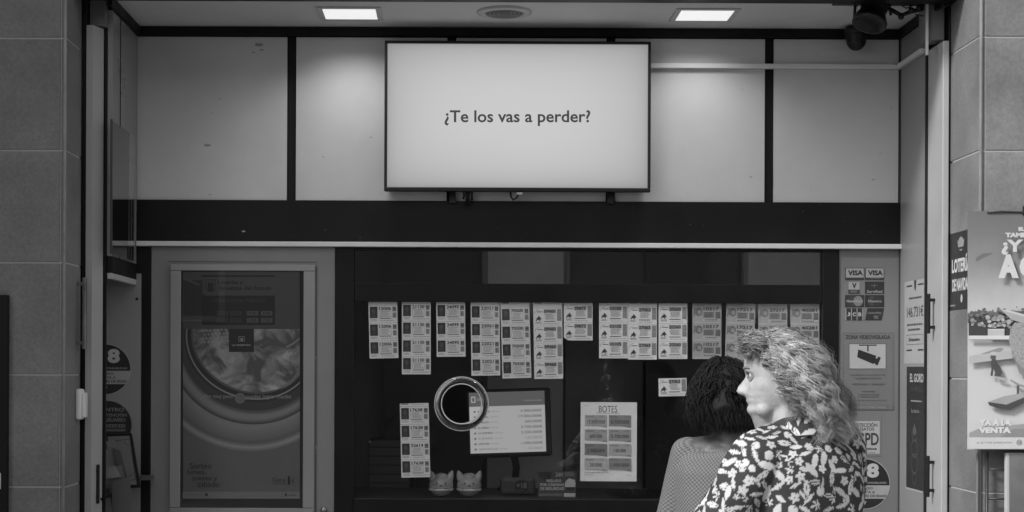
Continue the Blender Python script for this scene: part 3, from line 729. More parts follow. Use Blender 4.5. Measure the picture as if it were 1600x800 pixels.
# ================================================================== LEFT POSTER CASE
case=thing('poster_case','white framed glazed poster case on the white door panel','poster case',(PX(378,DW),DW,PZ(795,DW)))
fr=MB(); wf=mat('case_frame',.30,.4,var=.05)
def fb(a,b_,c,d,y0=DW-.022,y1=DW-.0015,m_=wf,M=fr,bev=.002): M.box(PX(a,DW,600),PX(b_,DW,600),y0,y1,PZ(d,DW,378),PZ(c,DW,378),m_,bev)
fb(267,492,414,423.5); fb(267,492,793,801); fb(267,283.5,424,792.5); fb(474.5,492,424,792.5); fr.build('frame',case)
PYb=DW-.006
MB().box(PX(283.5,DW,600),PX(474.5,DW,600),DW-.004,DW-.0012,PZ(793,DW,378),PZ(423.5,DW,378),mat('case_back',.02,.6)).build('backboard',case)
# laundry material
lm=mat('laundry_print',.2,.5); n=lm.node_tree.nodes; l=lm.node_tree.links; b=n['Principled BSDF']
tc=n.new('ShaderNodeTexCoord'); w1=n.new('ShaderNodeTexNoise'); w1.inputs['Scale'].default_value=11; w1.inputs['Detail'].default_value=3; w1.inputs['Distortion'].default_value=1.1; l.new(tc.outputs['Object'],w1.inputs['Vector'])
v1=n.new('ShaderNodeTexVoronoi'); v1.feature='SMOOTH_F1'; v1.inputs['Scale'].default_value=15; v1.inputs['Smoothness'].default_value=.4
mxv=n.new('ShaderNodeMix'); mxv.data_type='VECTOR'; mxv.inputs['Factor'].default_value=.18; l.new(tc.outputs['Object'],mxv.inputs[4]); l.new(w1.outputs['Color'],mxv.inputs[5]); l.new(mxv.outputs[1],v1.inputs['Vector'])
cr=n.new('ShaderNodeValToRGB'); cr.color_ramp.elements[0].position=.30; cr.color_ramp.elements[0].color=(.13,.13,.13,1); cr.color_ramp.elements[1].position=.80; cr.color_ramp.elements[1].color=(.78,.78,.78,1)
ad=n.new('ShaderNodeMath'); ad.operation='SUBTRACT'; sc=n.new('ShaderNodeMath'); sc.operation='MULTIPLY'; sc.inputs[1].default_value=.5
l.new(v1.outputs['Distance'],sc.inputs[0]); l.new(w1.outputs['Fac'],ad.inputs[0]); l.new(sc.outputs[0],ad.inputs[1])
ad2=n.new('ShaderNodeMath'); ad2.inputs[1].default_value=.18; l.new(ad.outputs[0],ad2.inputs[0]); l.new(ad2.outputs[0],cr.inputs[0]); l.new(cr.outputs[0],b.inputs['Base Color'])
p=Print(front(PYb),matf=lambda g: ink(min(.8,round(g*1.4,3)))); p.STEP=.00007
p.sheet(286,425,468.5,779,.11); p.clip=(286,514,468.5,768); p.L=2
p.rect(286,514,468.5,768,.15)
cx,cy=396,545
for (rx,ry,g) in ((178,163,.17),(172,157,.28),(166,151,.22),(158,144,.17),(152,138,.21),(140,123,.19),(133,118,.07),(126,112,.25),(121,107,.17),(118,104,.05),(112,97,.09),(98,82,.02),(96,80,.34),(93,78,.03)):
    pass
for i in range(12): p.tell(392,540,168-i*1.6,165-i*1.6,0,.15+.20*max(0,1-abs(i-3)/4.))
for i in range(14): p.tell(392,542,149-i*1.3,147-i*1.5,.1,.17+.10*i/13)
for i in range(8): p.tell(394,540,131-i*1.2,123-i*1.1,.15,.05+.03*i)
for i in range(6): p.tell(396,538,121-i,111-i,.2,.26-.03*i)
p.tell(394,538,114,103,.25,.055)
p.tell(392,534,106,93,.35,.03); p.tell(392,533,103,90,.36,.30); p.tell(392,532.5,101,88,.37,.025); p.tell(393,531,96,83,.38,.10)
p.tell(394,530,94,81,.38,lm)
for i in range(3): p.ring(cx+38,cy-60,52+9*i,60+9*i,2.2,.30-.05*i,40,-.9,1.3)
for (a,b2,r1,r2,g) in ((468,560,14,70,.17),): p.ring(cx+40,cy-10,42,72,4,.2,40,-1.4,1.5)
for i in range(7):
    for j in range(4): p.ell(317+i*6+(j%2)*3,517+j*6-i*.4,1.7,1.3,.34,8)
p.rect(358,514,397,550,.018); p.outline(373,525.5,382.5,533.5,.9,.3); p.rect(376,528,380,533,.3); p.text('LA PRIMITIVA',363,538,392,540.6,.4,.03)
p.text('Por muy poco',320,616,365,623.5,.36,.0); p.ell(375.5,622,8,8,.17,28); p.ring(375.5,622,8,8,1,.26,28); p.text('puedes lograr mucho',385,616,455,624.5,.36,.0)
for s_,a,b2,c in (('Sorteo',297,331,723),('lunes,',293,322,733),('jueves y',301,340,743.5),('sábado',309,343,752)): p.text(s_,a,c,b2,c+9,.022,.0)
p.text('Gana',425,746,446,753,.03,.0); p.lines(426,755,447,1,1,1,.04); p.text('1',450,744,453.5,757,.022,.01); p.text('€',456,748,460,755,.03,0)
p.clip=None
p.rect(286,768,468.5,779,.22); p.text('juegosresponsable',290,772,318,773.6,.06,.02); p.ell(323,772.8,2.6,2.6,.05,14); p.ell(447,773,2,2.6,.04,10); p.text('loterias',451,771.6,463,774.6,.05,.02)
# hours panel on top
p.clip=(286,425,468.5,514)
p.rect(286,425,468.5,514,.075); p.rect(287,438,320,500,.03); p.poly([(286,425),(286,432),(312,444),(312,447),(286,436)],.09)  # dark ground and slanted band paint a reflection into the print
p.rect(315,430,430,433,.02); p.rect(317,433,430,460,.075); p.outline(321.5,437,337,453,1,.02); p.rect(325,442,334,456,.02)
p.text('Loterías y',341,438,380,446,.018,.03); p.text('Apuestas del Estado',341,447,424,455,.018,.03)
p.rect(316,462,430,508,.016); p.text('ATENCION AL PUBLICO',332,467,414,472,.07,.0)
for r in range(2):
    for cI,u in enumerate((339,360,386,408)): p.rect(u,486+r*11,u+18,493+r*11,.10 if cI>1 else .045); p.text('9:30' if r==0 else '17:00',u+3,487.5+r*11,u+15,491.5+r*11,.02,.02)
p.clip=None
p.build('poster',case)
MB().box(PX(284,DW,600),PX(474,DW,600),DW-.0195,DW-.0185,PZ(792,DW,378),PZ(424,DW,378),glass_mat('case_glass',1.2,.98)).build('glass_cover',case)
# ================================================================== RIGHT SIDE STICKERS
def sticker(name,label,cat,Y,draw,group=None):
    p=Print(front(Y)); draw(p); return tag(p.build(name),label,cat,group)
YS2=DW-.0012; GG='card payment stickers on the right panel'
def card(u0,v0,u1,v1,kind):
    def d(p):
        w,h=u1-u0,v1-v0
        if kind in('visa','visa2'):
            p.sheet(u0,v0,u1,v1,.34,.0003); p.L=2; p.outline(u0,v0,u1,v1,.8,.05); p.rect(u0,v1-h*.2,u1,v1,.04); p.rect(u0,v0,u0+1.3,v1,.05); p.text('VISA',u0+w*.15,v0+h*.2,u0+w*.93,v0+h*.62,.03,.04)
            if kind=='visa2': p.lines(u0+8,v1-h*.14,u1-2,1,1,.8,.15)
        elif kind=='v':
            p.sheet(u0+5,v0,u1-7,v1,.34,.0003); p.L=2; p.outline(u0+5,v0,u1-7,v1,.5,.2); p.rect(u0+5,v0+h*.66,u1-7,v1,.05); p.text('V',u0+11,v0+h*.12,u1-12,v0+h*.56,.03,.05); p.text('PAY',u0+9,v0+h*.74,u1-11,v0+h*.93,.22,.02)
        elif kind=='s':
            p.sheet(u0,v0,u1,v1,.03,.0003); p.L=2; p.rect(u0+14,v0+3,u0+15,v0+9,.16); p.rect(u0+9,v0+5.5,u0+20,v0+6.3,.16); p.text('ServiRed',u0+3,v0+h*.7,u1-3,v0+h*.93,.3,.03)
        elif kind=='m':
            p.sheet(u0,v0,u1,v1,.035,.0003); p.L=2; p.ell(u0+w*.38,v0+h*.5,w*.24,h*.42,.05,30); p.ell(u0+w*.68,v0+h*.5,w*.24,h*.42,.2,30); p.text('MasterCard',u0+2.5,v0+h*.4,u1-2.5,v0+h*.6,.36,.03)
        elif kind=='o':
            p.sheet(u0,v0,u1,v1,.025,.0003); p.L=2; p.ell(u0+w*.38,v0+h*.5,w*.24,h*.42,.06,30); p.ell(u0+w*.64,v0+h*.5,w*.24,h*.42,.035,30); p.text('Maestro',u0+5,v0+h*.4,u1-4,v0+h*.6,.3,.03)
        elif kind=='j':
            p.sheet(u0+1,v0,u1-2,v1,.38,.0003); p.L=2
            for i,c_ in enumerate('JCB'):
                a=u0+2+i*(w-4)/3; p.rect(a,v0,a+(w-4)/3-1.2,v1,.035); p.text(c_,a+1.2,v0+h*.35,a+(w-4)/3-2.4,v0+h*.66,.42,.05)
        else:
            p.poly([(u0+4,v0),(u1,v0),(u1-4,v1),(u0,v1)],.028,1); p.L=2; p.text('UnionPay',u0+4,v0+h*.3,u1-4,v0+h*.52,.2,.03); p.lines(u0+13,v0+h*.62,u1-7,2,h*.14,h*.1,.18)
    return d
gx=(1320.3,1351.5); gy=(418.5,440,461,481.5)
kinds=(('visa','visa2'),('v','s'),('m','o'),('j','u'))
labs=(('white VISA card sticker, left one of the top pair','white VISA card sticker, right one of the top pair'),('small white sticker with a letter V','dark sticker reading ServiRed'),('dark sticker with a pale and a dark circle side by side','dark Maestro sticker with two dim circles'),('three block sticker reading JCB','dark slanted sticker reading UnionPay'))
for r in range(4):
    for c in range(2): sticker('payment_sticker',labs[r][c],'sticker',YS2,card(gx[c],gy[r],gx[c]+30,gy[r]+19,kinds[r][c]),GG)
def d(p):
    p.sheet(1316,519,1397,641,.17,.001); p.L=2; p.outline(1317.5,520.5,1395.5,639.5,.6,.12)
    p.text('ZONA VIDEOVIGILADA',1321,523.5,1391,530,.035,.03); p.rect(1326.5,537,1384.5,576.5,.42); p.outline(1326.5,537,1384.5,576.5,.7,.04)
    p.rect(1342,538.5,1370,540.2,.02); p.rect(1355,540,1357,549,.02)
    p.poly([(1341,546),(1369,556),(1365,569),(1339,558)],.02); p.poly([(1367,559),(1373,561.5),(1370,569),(1364,566.5)],.02); p.poly([(1372,557),(1376,559),(1371,571),(1367,569)],.02)
    p.text('REGLAMENTO (UE) DE PROTECCION',1330,585,1383,587.5,.06,.0); p.text('TRATAMIENTO DE DATOS',1336,590,1377,592.5,.06,0)
    p.text('RESPONSABLE Y FINALIDAD',1331,599,1382,601.5,.06,0); p.lines(1347,611,1368,1,1,1,.08,.05); p.lines(1340,616,1374,2,3.4,.9,.09,.1); p.lines(1329,625,1385,1,1,.7,.1,.02)
    p.rect(1317.5,633,1395.5,640,.15); p.text('CAMARAS CONECTADAS',1332,634.5,1383,638,.3,0)
sticker('surveillance_sign','grey sign reading ZONA VIDEOVIGILADA with a camera drawing','sign',YS2,d)
def d(p):
    p.sheet(1316,652,1377,713,.19,.0006); p.L=2; p.rect(1323,658,1374.5,709,.42); p.text('PROTECCIÓN',1329,660,1371,667,.06,.03); p.text('DE DATOS',1334,668,1366,673,.06,.03)
    p.text('RGPD',1328,676,1373,696,.05,.025); p.lines(1343,700,1370,1,1,3,.08,.05); p.poly([(1336,699),(1342,699),(1339,705)],.04); p.rect(1338,707,1368,707.6,.1)
sticker('data_sticker','square sticker with large letters RGPD','sticker',YS2,d)
def round18(cx,cy,r,txt=True):
    def d(p):
        p.ell(cx,cy,r,r,.02,56); p.L=2; p.ring(cx,cy,r,r,1.2,.38,56)
        p.clip=(cx-r,cy+r*.06,cx+r,cy+r*.58); p.ell(cx,cy,r-1,r-1,.36,56); p.clip=None
        p.text('18',cx-r*.22,cy-r*.80,cx+r*.56,cy-r*.24,.5,.05); p.text('+',cx-r*.62,cy-r*.66,cx-r*.34,cy-r*.38,.5,.05)
        p.text('JUEGA CON RESPONSABILIDAD',cx-r*.85,cy-r*.08,cx+r*.85,cy+r*.02,.3,.02)
        for i,s_ in enumerate(('PROHIBIDO','LA VENTA A','MENORES DE EDAD')): p.text(s_,cx-r*.5,cy+r*(.12+.15*i),cx-r*.5+r*.09*len(s_),cy+r*(.22+.15*i),.05,.02)
        p.poly([(cx-3,cy+r*.68),(cx+3,cy+r*.68),(cx,cy+r*.82)],.35)
    return d
sticker('age_sticker','round black and white 18 sticker low on the right panel','sticker',YS2,round18(1351,756,40))
# left niche
NY=NB-.0006
sticker('age_sticker','round 18 sticker inside the dim left niche','sticker',NY,round18(165,577,40))
def d(p):
    p.ell(168,664,38,38,.02,56); p.L=2; p.ring(168,664,38,38,.8,.12,56)
    p.text('CENTRO',152,637,194,643,.22,.03); p.text('DE ATENCIÓN',150,645,198,651,.22,.03); p.text('AL USUARIO',152,653,196,659,.22,.03)
    p.rect(150,663,196,668,.2); p.rect(150,670,196,674,.14)
    for i in range(9): p.text('9020401'[i%7],152+i*5,664,155+i*5,667.4,.03,.03)
sticker('help_sticker','round dark sticker reading CENTRO ATENCION USUARIO in the left niche','sticker',NY,d)
# framed picture leaning in niche
Yn=6.22; c=[P(167,678,Yn),P(205,677,Yn),P(219,762,Yn),P(178,764,Yn)]
t=thing('picture_frame','small black framed certificate leaning in the left niche','picture frame',(c[3][0],Yn,c[3][1]))
def quad(mb,cs,y0,y1,m_):
    V=[(x,y0,z) for x,z in cs]+[(x,y1,z) for x,z in cs]; mb.add(V,[(0,1,2,3),(7,6,5,4),(0,4,5,1),(1,5,6,2),(2,6,7,3),(3,7,4,0)],m_); return mb
quad(MB(),c,Yn,Yn+.015,PLASTIC).build('frame',t)
ci=[P(168,682,Yn),P(202,681,Yn),P(214,757,Yn),P(180,759,Yn)]
quad(MB(),ci,Yn-.0014,Yn-.0002,ink(.20)).build('certificate',t)
p=Print(front(Yn-.0016)); p.rot=(192,720,-.13)
p.outline(176,687,208,752,1,.06); p.ring(205,690,7,7,1,.08,16,pi/2,pi); p.ring(205,749,7,7,1,.08,16,pi,1.5*pi); p.text('€',187,712,192,720,.04,.03); p.build('print',t)
Yn=6.10; t=thing('leaflet_holder','stack of folded leaflets in front of the framed certificate in the left niche','leaflets',(PX(185,Yn),Yn,PZ(800,Yn)))
for (cs,g,dy) in (([(163,690),(176,688),(186,728),(170,735)],.22,0.03),([(174,700),(186,705),(199,752),(186,756)],.10,.02),([(166,735),(190,726),(204,795),(176,805)],.16,.0),([(165,730),(180,727),(190,745),(168,748)],.28,-.01),([(176,752),(205,745),(206,805),(178,812)],.12,-.02)):
    quad(MB(),[P(a,b_,Yn) for a,b_ in cs],Yn+dy,Yn+dy+.004,ink(g)).build('leaflet',t)
m=MB().box(-1.97,XL-.03,5.92,6.38,PZ(775,6.2),PZ(771,6.2),BLACK,.002); m.box(PX(185,6.3),PX(235,6.3),6.29,6.38,PZ(752,6.3),PZ(746,6.3),mat('shelf_edge',.10,.4)); m.build('niche_shelf',shop)
# stickers on left leaf (plane x=-1.387 facing +x)
XF=-1.3885
def sideR(X,y_far,z_top): # sheet facing -x (right hand wall), u runs towards the camera, v down
    return plane((X,y_far,z_top),(0,-1,0),(0,0,-1),(-1,0,0))
def sideL(X,y_near,z_top): # facing +x, u runs away from the camera
    return plane((X,y_near,z_top),(0,1,0),(0,0,-1),(1,0,0))
p=Print(sideL(XF,5.875,PZ(430,5.95))); p.sheet(0,0,.155,.255,.03,.0003); p.L=2
for i in range(4):
    p.rect(.03,.01+.062*i,.085,.05+.062*i,.26); p.rect(.095,.01+.062*i,.15,.05+.062*i,.2); p.text(('VISA','MAES','JCB','PAY')[i],.036,.02+.062*i,.08,.036+.062*i,.03,.03)
    p.lines(.1,.018+.062*i,.145,3,.01,.004,.04)
tag(p.build('door_stickers'),'strip of dark card logos stuck on the left door leaf','sticker')
# right return posters
XFr=XR-.0006
yfar=side(1413,XR); p=Print(sideR(XFr,yfar,PZ(441,yfar,1413)))
Wd=yfar-6.062; Hh=.335
p.sheet(0,0,Wd,Hh,.38,.0004); p.L=2
for a in (.05,.29): p.rect(Wd*.12,Hh*a if a<.1 else Hh*.83,Wd*.4,(Hh*a if a<.1 else Hh*.83)+.006,.03); p.rect(Wd*.7,Hh*a if a<.1 else Hh*.83,Wd*.98,(Hh*a if a<.1 else Hh*.83)+.006,.03)
p.poly([(Wd*.5,.0),(Wd*.62,.0),(Wd*.6,.03),(Wd*.56,.045),(Wd*.52,.03)],.05)
p.lines(Wd*.25,Hh*.2,Wd*.9,1,1,.007,.08,.05); p.text('146.731€',Wd*.15,Hh*.31,Wd*.97,Hh*.44,.04,.0)
p.lines(Wd*.15,Hh*.52,Wd*.95,1,1,.007,.1,.05); p.lines(Wd*.2,Hh*.58,Wd*.85,1,1,.007,.1,.05); p.outline(Wd*.12,Hh*.65,Wd*.95,Hh*.77,.0015,.15); p.text('Diciembre',Wd*.25,Hh*.69,Wd*.8,Hh*.73,.05,.02)
tag(p.build('prize_notice'),'white notice with the sum 146.731 on the right return wall','notice')
yfar=side(1417,XR); p=Print(sideR(XFr,yfar,PZ(573,yfar,1417))); Wd=yfar-6.06; Hh=.50
p.sheet(0,0,Wd,Hh,.022,.0004); p.L=2; p.text('EL GORDO',Wd*.2,Hh*.06,Wd*1.25,Hh*.12,.42,.03) if False else p.text('EL GORD',Wd*.2,Hh*.055,Wd*.98,Hh*.125,.42,.03)
p.text('NAVIDAD',Wd*.25,Hh*.16,Wd*.9,Hh*.2,.06,.02); p.lines(Wd*.25,Hh*.27,Wd*.9,1,1,.006,.3,.05); p.text('Loteria',Wd*.3,Hh*.34,Wd*.75,Hh*.37,.3,0)
for i,(a,r) in enumerate(((.55,.03),(.66,.045),(.78,.05),(.9,.03))): p.ring(Wd*.5,Hh*a,r,r*.8,.004,.10,20)
p.poly([(Wd*.5,Hh*.45),(Wd*.62,Hh*.52),(Wd*.5,Hh*.56),(Wd*.38,Hh*.52)],.09); p.rect(0,Hh*.985,Wd,Hh,.4)
tag(p.build('dark_poster'),'tall dark poster headed EL GORD low on the right return wall','poster')
# dark Christmas lottery poster on the right reveal
XRv=XPR-.0012; 
p=Print(sideR(XRv,5.868,PZ(366,5.868,1484))); Wd=.235; Hh=.292
p.sheet(0,0,Wd,Hh,.03,.0006); p.L=2
p.ell(Wd*.55,Hh*.16,.032,.026,.32,28); p.rect(Wd*.40,Hh*.14,Wd*.70,Hh*.23,.03); p.poly([(Wd*.38,Hh*.10),(Wd*.47,Hh*.14),(Wd*.55,Hh*.09),(Wd*.63,Hh*.14),(Wd*.72,Hh*.10),(Wd*.68,Hh*.2),(Wd*.42,Hh*.2)],.3)
p.text('LOTERÍA',Wd*.12,Hh*.30,Wd*1.0,Hh*.52,.62,.04); p.text('DE NAVIDAD',Wd*.14,Hh*.60,Wd*1.0,Hh*.76,.62,.04)
p.ell(Wd*.6,Hh*.86,.012,.016,.5,14); p.lines(Wd*.05,Hh*.93,Wd*.3,1,1,.006,.3,.05)
tag(p.build('reveal_poster'),'dark poster reading LOTERIA DE NAVIDAD on the side of the right pillar','poster')
# ---------------- big bright poster on the right pillar
YB=YF-.045
bp=thing('large_poster','large pale holiday scene poster with a dog, pinned to the right pillar','poster',(PX(1600,YB),YB,PZ(700,YB)))
MB().box(PX(1513,YB+.004),PX(1740,YB+.004),YB+.0012,YB+.012,PZ(699,YB),PZ(331,YB),mat('foam_board',.6,.7)).build('board',bp)
MB().box(PX(1560,YB),PX(1730,YB),YB+.013,YF-.001,PZ(690,YB),PZ(345,YB),mat('batten',.3,.7)).build('batten',bp)
gm_=mat('poster_sky',.3,.45); n=gm_.node_tree.nodes; l=gm_.node_tree.links; b=n['Principled BSDF']; tc=n.new('ShaderNodeTexCoord'); sx=n.new('ShaderNodeSeparateXYZ'); l.new(tc.outputs['Generated'],sx.inputs[0])
cr=n.new('ShaderNodeValToRGB'); E=cr.color_ramp.elements; E[0].position=0; E[0].color=(.62,.62,.62,1); E[1].position=1; E[1].color=(.17,.17,.17,1)
for pos,g in ((.47,.58),(.60,.52),(.68,.40),(.76,.27),(.88,.20)):
    e_=cr.color_ramp.elements.new(pos); e_.color=(g,g,g,1)
nz=n.new('ShaderNodeTexNoise'); nz.inputs['Scale'].default_value=4; nz.inputs['Detail'].default_value=6; l.new(tc.outputs['Generated'],nz.inputs['Vector'])
q=n.new('ShaderNodeMath'); q.operation='MULTIPLY_ADD'; q.inputs[1].default_value=.18; q.inputs[2].default_value=-.09; l.new(nz.outputs['Fac'],q.inputs[0])
q2=n.new('ShaderNodeMath'); l.new(sx.outputs['Z'],q2.inputs[0]); l.new(q.outputs[0],q2.inputs[1]); l.new(q2.outputs[0],cr.inputs[0]); l.new(cr.outputs[0],b.inputs['Base Color'])
p=Print(front(YB)); p.STEP=.00007; p.sheet(1512,330,1742,701,gm_,.001); p.L=2; p.clip=(1512,330,1742,701)
p.poly([(1524,404),(1535,396),(1552,395),(1548,398),(1534,404),(1526,409)],.17)
random.seed(3)
def blob(cx,cy,r,g,n_=22): p.poly([(cx+r*cos(2*pi*i/n_)*random.uniform(.75,1.15),cy+r*.85*sin(2*pi*i/n_)*random.uniform(.75,1.15)) for i in range(n_)],g)
for i in range(26): blob(1512+i*9,498-random.uniform(0,6),random.uniform(9,13),random.choice((.12,.15,.18)))
for i in range(130): blob(1512+random.uniform(0,120),497-random.uniform(0,22)*random.random(),random.uniform(1.2,3.2),random.choice((.09,.12,.15,.19)),7)
p.rect(1512,500,1742,524.5,.06)
for i in range(42): blob(1512+random.uniform(0,150),499+random.uniform(0,13),random.uniform(2,4),random.choice((.2,.34,.45,.3)),9)
for i in range(24): blob(1541+random.uniform(0,34),495+random.uniform(0,15),random.uniform(2.5,4.5),random.choice((.3,.42,.5,.24)),9)
p.rect(1541,514,1567,524.5,.5); p.rect(1541,514,1567,516,.6); p.rect(1512,524.5,1742,530,.66); p.rect(1512,530,1742,531.2,.34)
p.poly([(1530,553),(1560,543),(1566,545),(1560,552),(1545,556)],.28); p.poly([(1512,556),(1575,548),(1580,560),(1512,568)],.46)
# dog
p.poly([(1547,560),(1546,568),(1546.5,577),(1545,587),(1548.5,587.5),(1550,577),(1552.5,582),(1551,587.5),(1561,587.5),(1563.5,582),(1561,574),(1555,566),(1553,560)],.08); p.ell(1549.5,557.5,4.2,4.6,.10,18); p.poly([(1544.5,558),(1547,555),(1548,560),(1545,560.5)],.12); p.ell(1550,552.5,6,3,.5,18)
p.poly([(1553,588),(1566,590),(1573,593),(1566,595),(1556,592)],.42)
# wicker chair and brim
p.poly([(1562,485),(1570,484),(1600,492),(1650,488),(1650,508),(1600,506),(1578,500)],.40); p.poly([(1562,485),(1570,484),(1600,492),(1650,489),(1650,491),(1598,495)],.55)
wk=mat('wicker_print',.33,.5,var=.4,vscale=120)
p.poly([(1583,504),(1650,505),(1650,592),(1612,590),(1590,575),(1578,553),(1574,530),(1576,514)],wk); p.poly([(1580,556),(1592,572),(1612,588),(1650,590),(1650,600),(1610,596),(1590,583)],.24)
p.poly([(1576,592),(1590,600),(1650,615),(1650,619),(1588,603),(1576,595)],.3); p.rect(1586,602,1590,616,.1)
p.poly([(1541,628),(1566,619),(1602,613),(1604,620),(1578,630),(1574,637),(1550,632)],.36); p.poly([(1541,628),(1570,632),(1604,618),(1604,626),(1576,640),(1556,638),(1543,633)],.07)
p.poly([(1512,676),(1530,668),(1600,662),(1742,668),(1742,683),(1512,683)],.33); p.poly([(1580,670),(1742,668),(1742,683),(1560,683)],.26)
for dx,g in ((.8,.2),(0,.68)):
    p.text('YA A LA',1527+dx,655+dx,1578+dx,665+dx,g,.07); p.text('VENTA',1526.5+dx,667+dx,1577+dx,676.5+dx,g,.07)
p.rect(1512,683,1742,701,.60); p.text('EL 22 Y POR SUPERSORTEO',1524,690,1579,692.6,.2,.02); p.ring(1590,691,4.4,4.4,1,.08,24); p.text('18',1587.7,689,1592.3,693,.1,.04)
p.text('EL',1588.5,355.5,1598,361.5,.6,.07); p.text('TAMBIÉN',1568,362.5,1620,371.5,.6,.07); p.text('¿Y',1562,375,1596,399,.62,.045); p.text('A',1557,398,1589,435,.62,.09); p.text('C',1590,398,1622,436,.62,.09)
p.build('print',bp)
m=MB(); m.poly=None
MB().tube([(PX(1541,YB),YB-.003,PZ(328.5,YB)),(PX(1562,YB),YB-.005,PZ(327,YB)),(PX(1600,YB),YB-.002,PZ(328,YB)),(PX(1700,YB),YB-.002,PZ(328.5,YB))],.003,mat('torn_tape',.04,.5),6).build('torn_edge',bp)
MB().box(PX(1596,YB),PX(1612,YB),YB-.008,YB-.001,PZ(333,YB),PZ(318,YB),PLASTIC,.003).build('clip',bp)
# wire rack and lower light board
m=MB(); wr=mat('wire_black',.02,.4)
for px in (1543,1600): m.tube([(PX(px,YF-.03),YF-.03,.35),(PX(px,YF-.03),YF-.03,PZ(702,YF))],.0055,wr,8)
for i in range(9):
    z=PZ(729,YF)-.106*i; m.tube([(PX(1543,YF-.03),YF-.03,z),(PX(1600,YF-.03),YF-.03,z)],.0035,wr,8)
m.box(PX(1527,YF-.012),PX(1529,YF-.012),YF-.014,YF-.004,.35,PZ(705,YF),mat('rack_back',.22,.6))
tag(m.build('wire_rack'),'narrow black wire rack hanging below the large poster','rack')
t=thing('lower_board','light board with a cloudy picture low beside the wire rack','poster board',(PX(1640,YB),YB,PZ(900,YB)))
MB().box(PX(1572,YB),PX(1740,YB),YB,YB+.02,PZ(1000,YB),PZ(704,YB),mat('board_white',.45,.5),.006).build('frame',t)
p=Print(front(YB-.0012)); p.sheet(1577,709,1738,990,mat('cloudy_print',.15,.5,var=.35,vscale=5),.0008); p.build('print',t)
# ================================================================== PEOPLE
def interp(z, tab):
    xs=[a for a,_ in tab]; ys=[b for _,b in tab]; return float(np.interp(z,xs,ys))
FR=[(-.120,.030),(-.117,.058),(-.110,.080),(-.100,.089),(-.090,.091),(-.080,.085),(-.074,.087),(-.068,.0925),(-.062,.090),(-.0595,.086),(-.056,.092),(-.050,.0935),(-.043,.089),(-.03,.089),(-.012,.086),(0,.083),(.012,.090),(.022,.095),(.05,.095),(.075,.084),(.10,.060),(.115,.036),(.122,.015),(.125,0)]
BK=[(-.120,.02),(-.10,.035),(-.07,.062),(-.04,.085),(0,.098),(.04,.100),(.07,.088),(.10,.060),(.115,.035),(.122,.015),(.125,0)]
WD=[(-.120,.012),(-.112,.030),(-.10,.045),(-.08,.057),(-.05,.066),(-.02,.072),(.01,.076),(.04,.077),(.07,.068),(.10,.045),(.115,.027),(.122,.012),(.125,0)]
def head_mesh(mb, M, m, nose=1.0, scale=1.0):
    nz,na=110,120; V=[];Fc=[]
    zs=[-.120+.245*(.5-.5*cos(pi*i/(nz-1))) for i in range(nz)]
    for z in zs:
        f,bk,w=interp(z,FR),interp(z,BK),interp(z,WD)
        for k in range(na):
            a=2*pi*k/na; ca,sa=cos(a),sin(a); ex=2/2.25
            x=(f if ca>0 else bk)*math.copysign(abs(ca)**ex,ca); y=w*math.copysign(abs(sa)**ex,sa)
            if ca>0:
                ns=interp(z,[(-.056,0),(-.051,.008),(-.047,.021),(-.040,.027),(-.030,.0245),(-.015,.017),(0,.009),(.012,.003),(.02,0)])
                sg=interp(z,[(-.05,.014),(-.038,.013),(-.02,.009),(0,.007),(.02,.006)])
                x+=nose*ns*math.exp(-(y/sg)**2)
                al=.008*math.exp(-((abs(y)-.014)/.007)**2-((z+.040)/.007)**2); x+=al
                x-=.010*math.exp(-((abs(y)-.031)/.014)**2-((z-.001)/.011)**2)
                x+=.004*math.exp(-((abs(y)-.030)/.018)**2-((z-.019)/.006)**2)
                x+=.005*math.exp(-((abs(y)-.042)/.016)**2-((z+.033)/.018)**2)
                x-=.003*math.exp(-((abs(y)-.025)/.006)**2-((z+.052)/.012)**2)
            V.append(M@(Vector((x,y,z))*scale))
    for i in range(nz-1):
        for k in range(na): Fc.append((i*na+k,i*na+(k+1)%na,(i+1)*na+(k+1)%na,(i+1)*na+k))
    Fc.append(tuple(range(na))[::-1]); mb.add(V,Fc,m,True)
    for s in (-1,1):   # ears
        pts=[M@(Vector((-.008+.016*cos(t)*1.0, s*(.074+.006*sin(t*.5)), -.008+.030*sin(t)))*scale) for t in [pi*i/8*1.6-.9 for i in range(9)]]
        mb.tube(pts,.005,m,8)
        mb.ell(M@(Vector((-.008,s*.074,-.008))*scale),(.012,.006,.022),m,12)
def skin_mat(name,base):
    m=bpy.data.materials.new(name); m.use_nodes=True; n=m.node_tree.nodes; l=m.node_tree.links; b=n['Principled BSDF']
    b.inputs['Roughness'].default_value=.48; b.inputs['Subsurface Weight'].default_value=.12; b.inputs['Subsurface Radius'].default_value=(.006,.006,.006); b.inputs['Subsurface Scale'].default_value=1
    tc=n.new('ShaderNodeTexCoord'); a=n.new('ShaderNodeTexNoise'); a.inputs['Scale'].default_value=26; a.inputs['Detail'].default_value=6; l.new(tc.outputs['Object'],a.inputs['Vector'])
    r=n.new('ShaderNodeMapRange'); r.inputs['From Min'].default_value=.3; r.inputs['From Max'].default_value=.7; r.inputs['To Min'].default_value=base*.78; r.inputs['To Max'].default_value=base*1.14
    l.new(a.outputs['Fac'],r.inputs['Value']); l.new(r.outputs[0],b.inputs['Base Color'])
    bp_=n.new('ShaderNodeBump'); bp_.inputs['Strength'].default_value=.22; bp_.inputs['Distance'].default_value=.004; a2=n.new('ShaderNodeTexNoise'); a2.inputs['Scale'].default_value=160; l.new(tc.outputs['Object'],a2.inputs['Vector']); l.new(a2.outputs['Fac'],bp_.inputs['Height']); l.new(bp_.outputs[0],b.inputs['Normal'])
    return m
